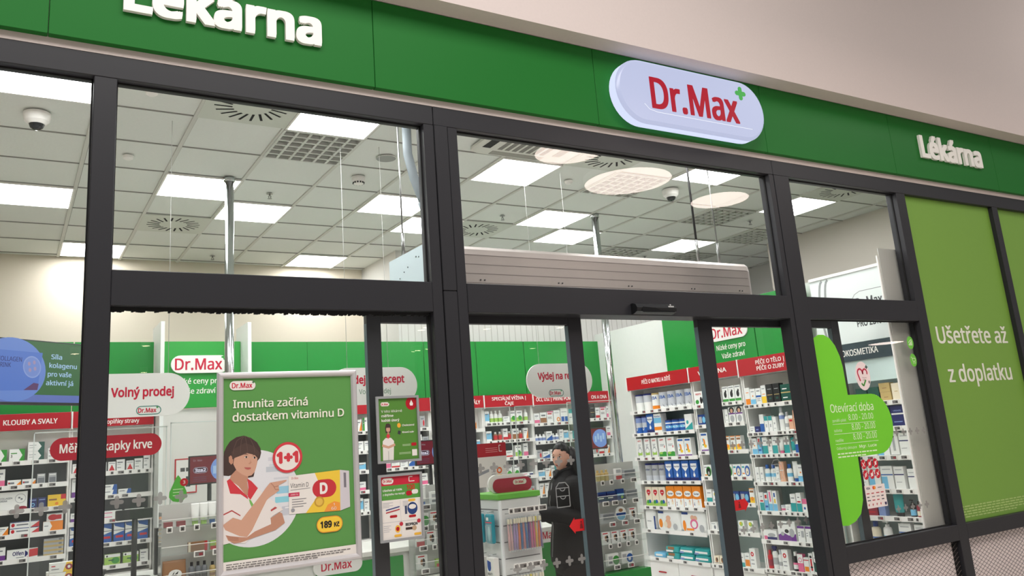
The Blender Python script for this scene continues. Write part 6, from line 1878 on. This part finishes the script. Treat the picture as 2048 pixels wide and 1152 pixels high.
HC = (-.02, -.02, 1.502)      # head centre, local to her feet; she faces -x
FA = -.80                       # face turned from -y towards -x and the camera
def head_pt(x, y, z, k=.83):
    c, s_ = math.cos(FA), math.sin(FA)
    return (HC[0] + k * (x * c - y * s_), HC[1] + k * (x * s_ + y * c), HC[2] + k * z)
person = thing('person', 'woman with long dark hair in black jacket and trousers looking back over her shoulder', 'person', (3.515, 1.16, FLOOR), -.25)
person.scale = (1.02, 1.02, 1.02)
def hand_chain(w, d, side):
    """palm and five fingers at wrist w pointing along d"""
    w, d = Vector(w), Vector(d).normalized()
    up = Vector((0, 0, 1))
    sd = d.cross(up).normalized()
    palm = w + d * .06 - up * .005
    ch = [[(tuple(w), .021), (tuple(palm), (.034, .016))]]
    for k, (o_, l) in enumerate(((-.027, .062), (-.009, .072), (.009, .068), (.027, .054))):
        p0 = palm + sd * o_ + d * .02
        p1 = p0 + d * l * .5 - up * .008
        p2 = p0 + d * l * .85 - up * .03
        ch.append([(tuple(palm), (.034, .016)), (tuple(p0), .0095), (tuple(p1), .0085), (tuple(p2), .007)])
    t0 = w + d * .03
    t1 = t0 + up * .03 + d * .025
    t2 = t1 + d * .03
    ch.append([(tuple(w), .021), (tuple(t1), .010), (tuple(t2), .0085)])
    return ch
pel, wai, che, neb, nec, hea = (.0, 0, .87), (.0, 0, 1.02), (.01, 0, 1.20), (.01, 0, 1.335), (-.005, -.005, 1.40), (HC[0] + .01, HC[1] + .005, HC[2] - .03)
SHl, ELl, WRl = (.01, -.165, 1.30), (.05, -.215, 1.10), (-.16, -.175, 1.135)
SHr, ELr, WRr = (.01, .165, 1.30), (-.02, .215, 1.09), (-.22, .10, 1.14)
chains = [[(pel, .09), (wai, .085), (che, .09), (neb, .055), (nec, .047), (hea, .05)],
          [(neb, .055), (SHl, .03), (ELl, .036), (WRl, .024)], [(neb, .055), (SHr, .03), (ELr, .036), (WRr, .024)],
          [(pel, .09), ((.0, -.085, .78), .065), ((-.02, -.09, .47), .045), ((.02, -.09, .09), .036), ((-.11, -.09, .035), .03)],
          [(pel, .09), ((.0, .085, .78), .065), ((.02, .09, .47), .045), ((.06, .09, .09), .036), ((-.07, .09, .035), .03)]]
chains += hand_chain(WRl, (-.9, .2, -.05), -1) + hand_chain(WRr, (-.9, -.1, -.05), 1)
v_, f_ = skin_mesh('body', chains)
b = MB()
b.add(v_, f_, SKIN, True)
# sculpted head
nu, nv = 40, 30
hv, hf = [], []
for j in range(nv + 1):
    ph_ = PI * j / nv
    for i in range(nu):
        th = 2 * PI * i / nu
        sx, sy, sz = math.sin(ph_) * math.sin(th), -math.sin(ph_) * math.cos(th), math.cos(ph_)
        x, y, z = sx * .072, sy * .092, sz * .118
        front = max(0.0, -sy)
        if sz < 0:                                   # narrow the jaw
            kx = 1 - .42 * (-sz) ** 1.4
            x *= kx
            y = y * (1 - .25 * (-sz) ** 2) - .012 * (-sz)
        g = lambda cx, cz, rx, rz: math.exp(-((x - cx) / rx) ** 2 - ((z - cz) / rz) ** 2) * (1 if sy < 0 else 0)
        y -= .020 * g(0, -.022, .011, .020) + .008 * g(0, .0, .008, .02)      # nose
        y += .009 * g(-.028, .006, .015, .010) + .009 * g(.028, .006, .015, .010)   # eye sockets
        y -= .004 * g(0, .028, .045, .010)                                     # brow
        y -= .005 * g(0, -.058, .020, .009)                                    # lips
        y -= .006 * g(0, -.100, .018, .014)                                    # chin
        hv.append(head_pt(x, y, z))
for j in range(nv):
    for i in range(nu):
        k = (i + 1) % nu
        hf.append((j * nu + i, (j + 1) * nu + i, (j + 1) * nu + k, j * nu + k))
b.add(hv, hf, SKIN, True)
def hp(P, m, yoff, smooth=False):
    b.add([head_pt(x, y, z) for x, y, z in P], [tuple(range(len(P))), tuple(range(len(P) - 1, -1, -1))], m)
def face_y(x, z):
    sz = max(-.99, min(.99, z / .118))
    sx = max(-.98, min(.98, x / .072 / math.sqrt(1 - sz * sz)))
    return -.092 * math.sqrt(1 - sz * sz) * math.sqrt(1 - sx * sx) * (1 - .25 * sz * sz if sz < 0 else 1) - (.012 * -sz if sz < 0 else 0)
for s_ in (-1, 1):
    ex = .029 * s_
    yb = face_y(ex, .005) + .004
    hp([(x, yb - .002 + abs(x - ex) * .1, z) for x, z in circ(ex, .005, .0135, .006, 14)], mat(236, 232, 228, .3), 0)
    hp([(x, yb - .004, z) for x, z in circ(ex - .003, .005, .0055, .0057, 12)], mat(48, 34, 26, .2), 0)
    hp([(x, yb - .0048 + abs(x - ex) * .1, z) for x, z in ((ex - .016, .008), (ex, .0135), (ex + .016, .008), (ex, .0105))], mat(26, 20, 20, .5), 0)
    hp([(x, yb - .0068 + abs(x - ex) * .15, z) for x, z in ((ex - .02, .022), (ex, .030), (ex + .02, .022), (ex, .025))], mat(34, 26, 24, .6), 0)
    # ear
    b.loft([[head_pt(s_ * (.066 + q * .5), .008 + y, z) for y, z in circ(0, -.005, .014 * r, .027 * r, 12)] for q, r in ((0, .8), (.012, 1.0), (.020, .85))], SKIN, True)
yl = face_y(0, -.058) - .006
hp([(x, yl + abs(x) * .2, z) for x, z in ((-.024, -.058), (-.008, -.051), (0, -.053), (.008, -.051), (.024, -.058))], mat(176, 84, 84, .4), 0)
hp([(x, yl - .0005 + abs(x) * .2, z) for x, z in ((-.022, -.059), (.022, -.059), (.010, -.069), (-.010, -.069))], mat(190, 96, 94, .4), 0)
b.build('body', person)
# hair: cap and long fall down the back
HAIR = mat(14, 11, 11, .38, spec=.3, noise=.3, scale=90)
hb = MB()
hv, hf = [], []
for j in range(25):
    ph_ = PI * j / 24
    for i in range(40):
        th = 2 * PI * i / 40
        sx, sy, sz = math.sin(ph_) * math.sin(th), -math.sin(ph_) * math.cos(th), math.cos(ph_)
        r = 1.0
        x, y, z = sx * .082, sy * .100 + .012, sz * .126 + .006
        front = -sy
        if front > .15 and z < .064 - .03 * abs(sx):
            y = y + .05 * front          # pulled back behind the face surface
            x *= .86
        z += .003 * math.sin(th * 17)
        hv.append(head_pt(x, y, z))
for j in range(24):
    for i in range(40):
        k = (i + 1) % 40
        hf.append((j * 40 + i, (j + 1) * 40 + i, (j + 1) * 40 + k, j * 40 + k))
hb.add(hv, hf, HAIR, True)
L = []
for z, cx, cy, rx, ry in ((1.575, .045, .00, .02, .03), (1.55, .052, .0, .048, .062), (1.50, .058, .0, .054, .078), (1.44, .075, -.005, .055, .095), (1.35, .10, -.01, .040, .10), (1.25, .115, -.01, .030, .10), (1.15, .115, -.01, .022, .085), (1.08, .11, -.01, .012, .06)):
    L.append([(cx + rx * math.cos(2 * PI * i / 36) * (1 + .05 * math.sin(i * 5)), cy + ry * math.sin(2 * PI * i / 36) * (1 + .03 * math.sin(i * 4)), z) for i in range(36)])
hb.loft(L, HAIR, True)
hb.build('hair', person)
JK = mat(11, 11, 13, .6, spec=.25, noise=.25, bump=.4, scale=25)
def ell(cx, cy, rx, ry, z, n=28):
    return [(cx + rx * math.cos(2 * PI * i / n), cy + ry * math.sin(2 * PI * i / n), z) for i in range(n)]
def limb(b, pts, m, n=16):
    """smooth sleeve or trouser leg: [(point, radius)] refined by a spline"""
    P, Rr = [], []
    K = len(pts)
    for i in range(K - 1):
        p0, p1, p2, p3 = [Vector(pts[max(0, min(K - 1, i + q))][0]) for q in (-1, 0, 1, 2)]
        for q in range(5):
            u = q / 5
            P.append(0.5 * (2 * p1 + (p2 - p0) * u + (2 * p0 - 5 * p1 + 4 * p2 - p3) * u * u + (3 * p1 - p0 - 3 * p2 + p3) * u ** 3))
            Rr.append(pts[i][1] * (1 - u) + pts[i + 1][1] * u)
    P.append(Vector(pts[-1][0]))
    Rr.append(pts[-1][1])
    b.tube(P, Rr, m, n)
jb = MB()
jb.loft([ell(.0, 0, .135, .175, .80), ell(.0, 0, .14, .18, .84), ell(.0, 0, .13, .165, .95), ell(.005, 0, .12, .15, 1.04), ell(.005, 0, .135, .17, 1.17), ell(.01, 0, .13, .18, 1.27), ell(.012, 0, .105, .165, 1.325), ell(.01, 0, .08, .11, 1.36), ell(.0, -.003, .066, .075, 1.385), ell(-.004, -.004, .062, .066, 1.42)], JK, True)
limb(jb, [((.01, -.12, 1.315), .065), ((SHl[0], SHl[1] - .005, SHl[2]), .068), ((.035, -.20, 1.20), .064), (ELl, .060), ((-.05, -.205, 1.105), .056), ((-.17, -.175, 1.136), .052), ((-.255, -.155, 1.132), .043)], JK)
limb(jb, [((.01, .12, 1.315), .065), ((SHr[0], SHr[1] + .005, SHr[2]), .068), ((-.005, .20, 1.20), .064), (ELr, .058), ((-.10, .17, 1.11), .054), ((-.22, .103, 1.14), .050), ((-.27, .095, 1.135), .043)], JK)
jb.tube([(-.06, -.05, 1.40), (-.075, 0, 1.365), (-.06, .05, 1.40), (.02, .075, 1.43), (.075, 0, 1.43), (.02, -.075, 1.43), (-.06, -.05, 1.40)], .011, JK, 8)
j_ = jb.build('jacket', person)
MB().tube([(-.098, -.005, 1.33), (-.130, -.01, 1.2), (-.118, -.01, 1.04), (-.142, -.01, .84)], .004, mat(150, 150, 150, .3, .8), 6).build('zip', j_)
TR = mat(9, 9, 10, .65, spec=.2, noise=.2, bump=.3, scale=30)
tb_ = MB()
tb_.loft([ell(.0, 0, .125, .165, .95), ell(.0, 0, .13, .17, .86), ell(.0, 0, .128, .17, .78), ell(.0, 0, .10, .15, .72)], TR, True)
limb(tb_, [((.0, -.085, .80), .09), ((-.01, -.088, .68), .088), ((-.02, -.09, .47), .066), ((.0, -.09, .28), .06), ((.02, -.09, .07), .052)], TR)
limb(tb_, [((.0, .085, .80), .09), ((.0, .088, .68), .088), ((.02, .09, .47), .066), ((.04, .09, .28), .06), ((.06, .09, .07), .052)], TR)
tb_.build('trousers', person)
for x, y in ((-.03, -.09), (.01, .09)):
    MB().loft([[(x + px * k, y + py * k, z) for px, py in rrect(-.13, -.045, .10, .045, .04)] for z, k in ((0, .97), (.02, 1), (.05, .9), (.09, .5))], mat(16, 16, 17, .4), True).build('shoe', person)

# ---------------------------------------------------------------- mall lamps mirrored by the glass
LAMP = mat(255, 236, 226, .5, emit=MALL_LAMP)
def round_lamp(label, x, y, z, d):
    t = thing('round_lamp', label, 'pendant lamp', (x, y, z), group='large round mall lamps')
    MB().lathe([(d / 2 - .012, .004), (d / 2 - .012, .02)], LAMP, n=48).build('diffuser', t)
    b = MB()
    b.loft([[(r * math.cos(2 * PI * i / 48), r * math.sin(2 * PI * i / 48), z) for i in range(48)] for r, z in ((d / 2 - .012, 0), (d / 2, 0), (d / 2, .09), (d / 2 - .03, .10), (.02, .10))], WHITE, True, close=False)
    b.build('shell', t)
    b = MB()
    for k in range(3):
        a = 2 * PI * k / 3
        b.cyl((d * .35 * math.cos(a), d * .35 * math.sin(a), .1), (0, 0, 1.6), .003, STEEL, n=6)
    b.build('suspension_wire', t)
round_lamp('small round mall lamp reflected left of the upper entrance window', 5.12, -2.77, 4.6, .78)
round_lamp('large round mall lamp reflected in the middle of the upper entrance window', 6.44, -3.40, 4.6, 1.09)
round_lamp('small round mall lamp reflected at the right of the upper entrance window', 8.25, -3.66, 4.6, .80)
round_lamp('far round mall lamp reflected as a thin bright streak in the right window', 28.3, -15.2, 4.2, 1.25)
SPOT = mat(255, 236, 200, .5, emit=22)
sp_me = MB().lathe([(.075, 0), (.075, .01)], SPOT, n=20).mesh('diffuser')
sh_me = MB().loft([[(r * math.cos(2 * PI * i / 20), r * math.sin(2 * PI * i / 20), z) for i in range(20)] for r, z in ((.076, 0), (.09, .0), (.09, .12), (.01, .12))], WHITE, True, close=False).mesh('shell')
for k, (x, y) in enumerate(((7.07, -10.81), (7.03, -10.49), (8.45, -14.0), (8.60, -13.70), (8.45, -10.43), (10.11, -10.18), (11.55, -13.54), (2.26, -12.99), (1.12, -14.11), (17.44, -8.78), (2.86, -17.76))):
    t = thing('spotlight', 'small round mall spotlight mirrored as a pale dot in the shop glass', 'spotlight', (x, y, 3.9), group='small mall spotlights')
    put('diffuser', sp_me, t)
    put('shell', sh_me, t)
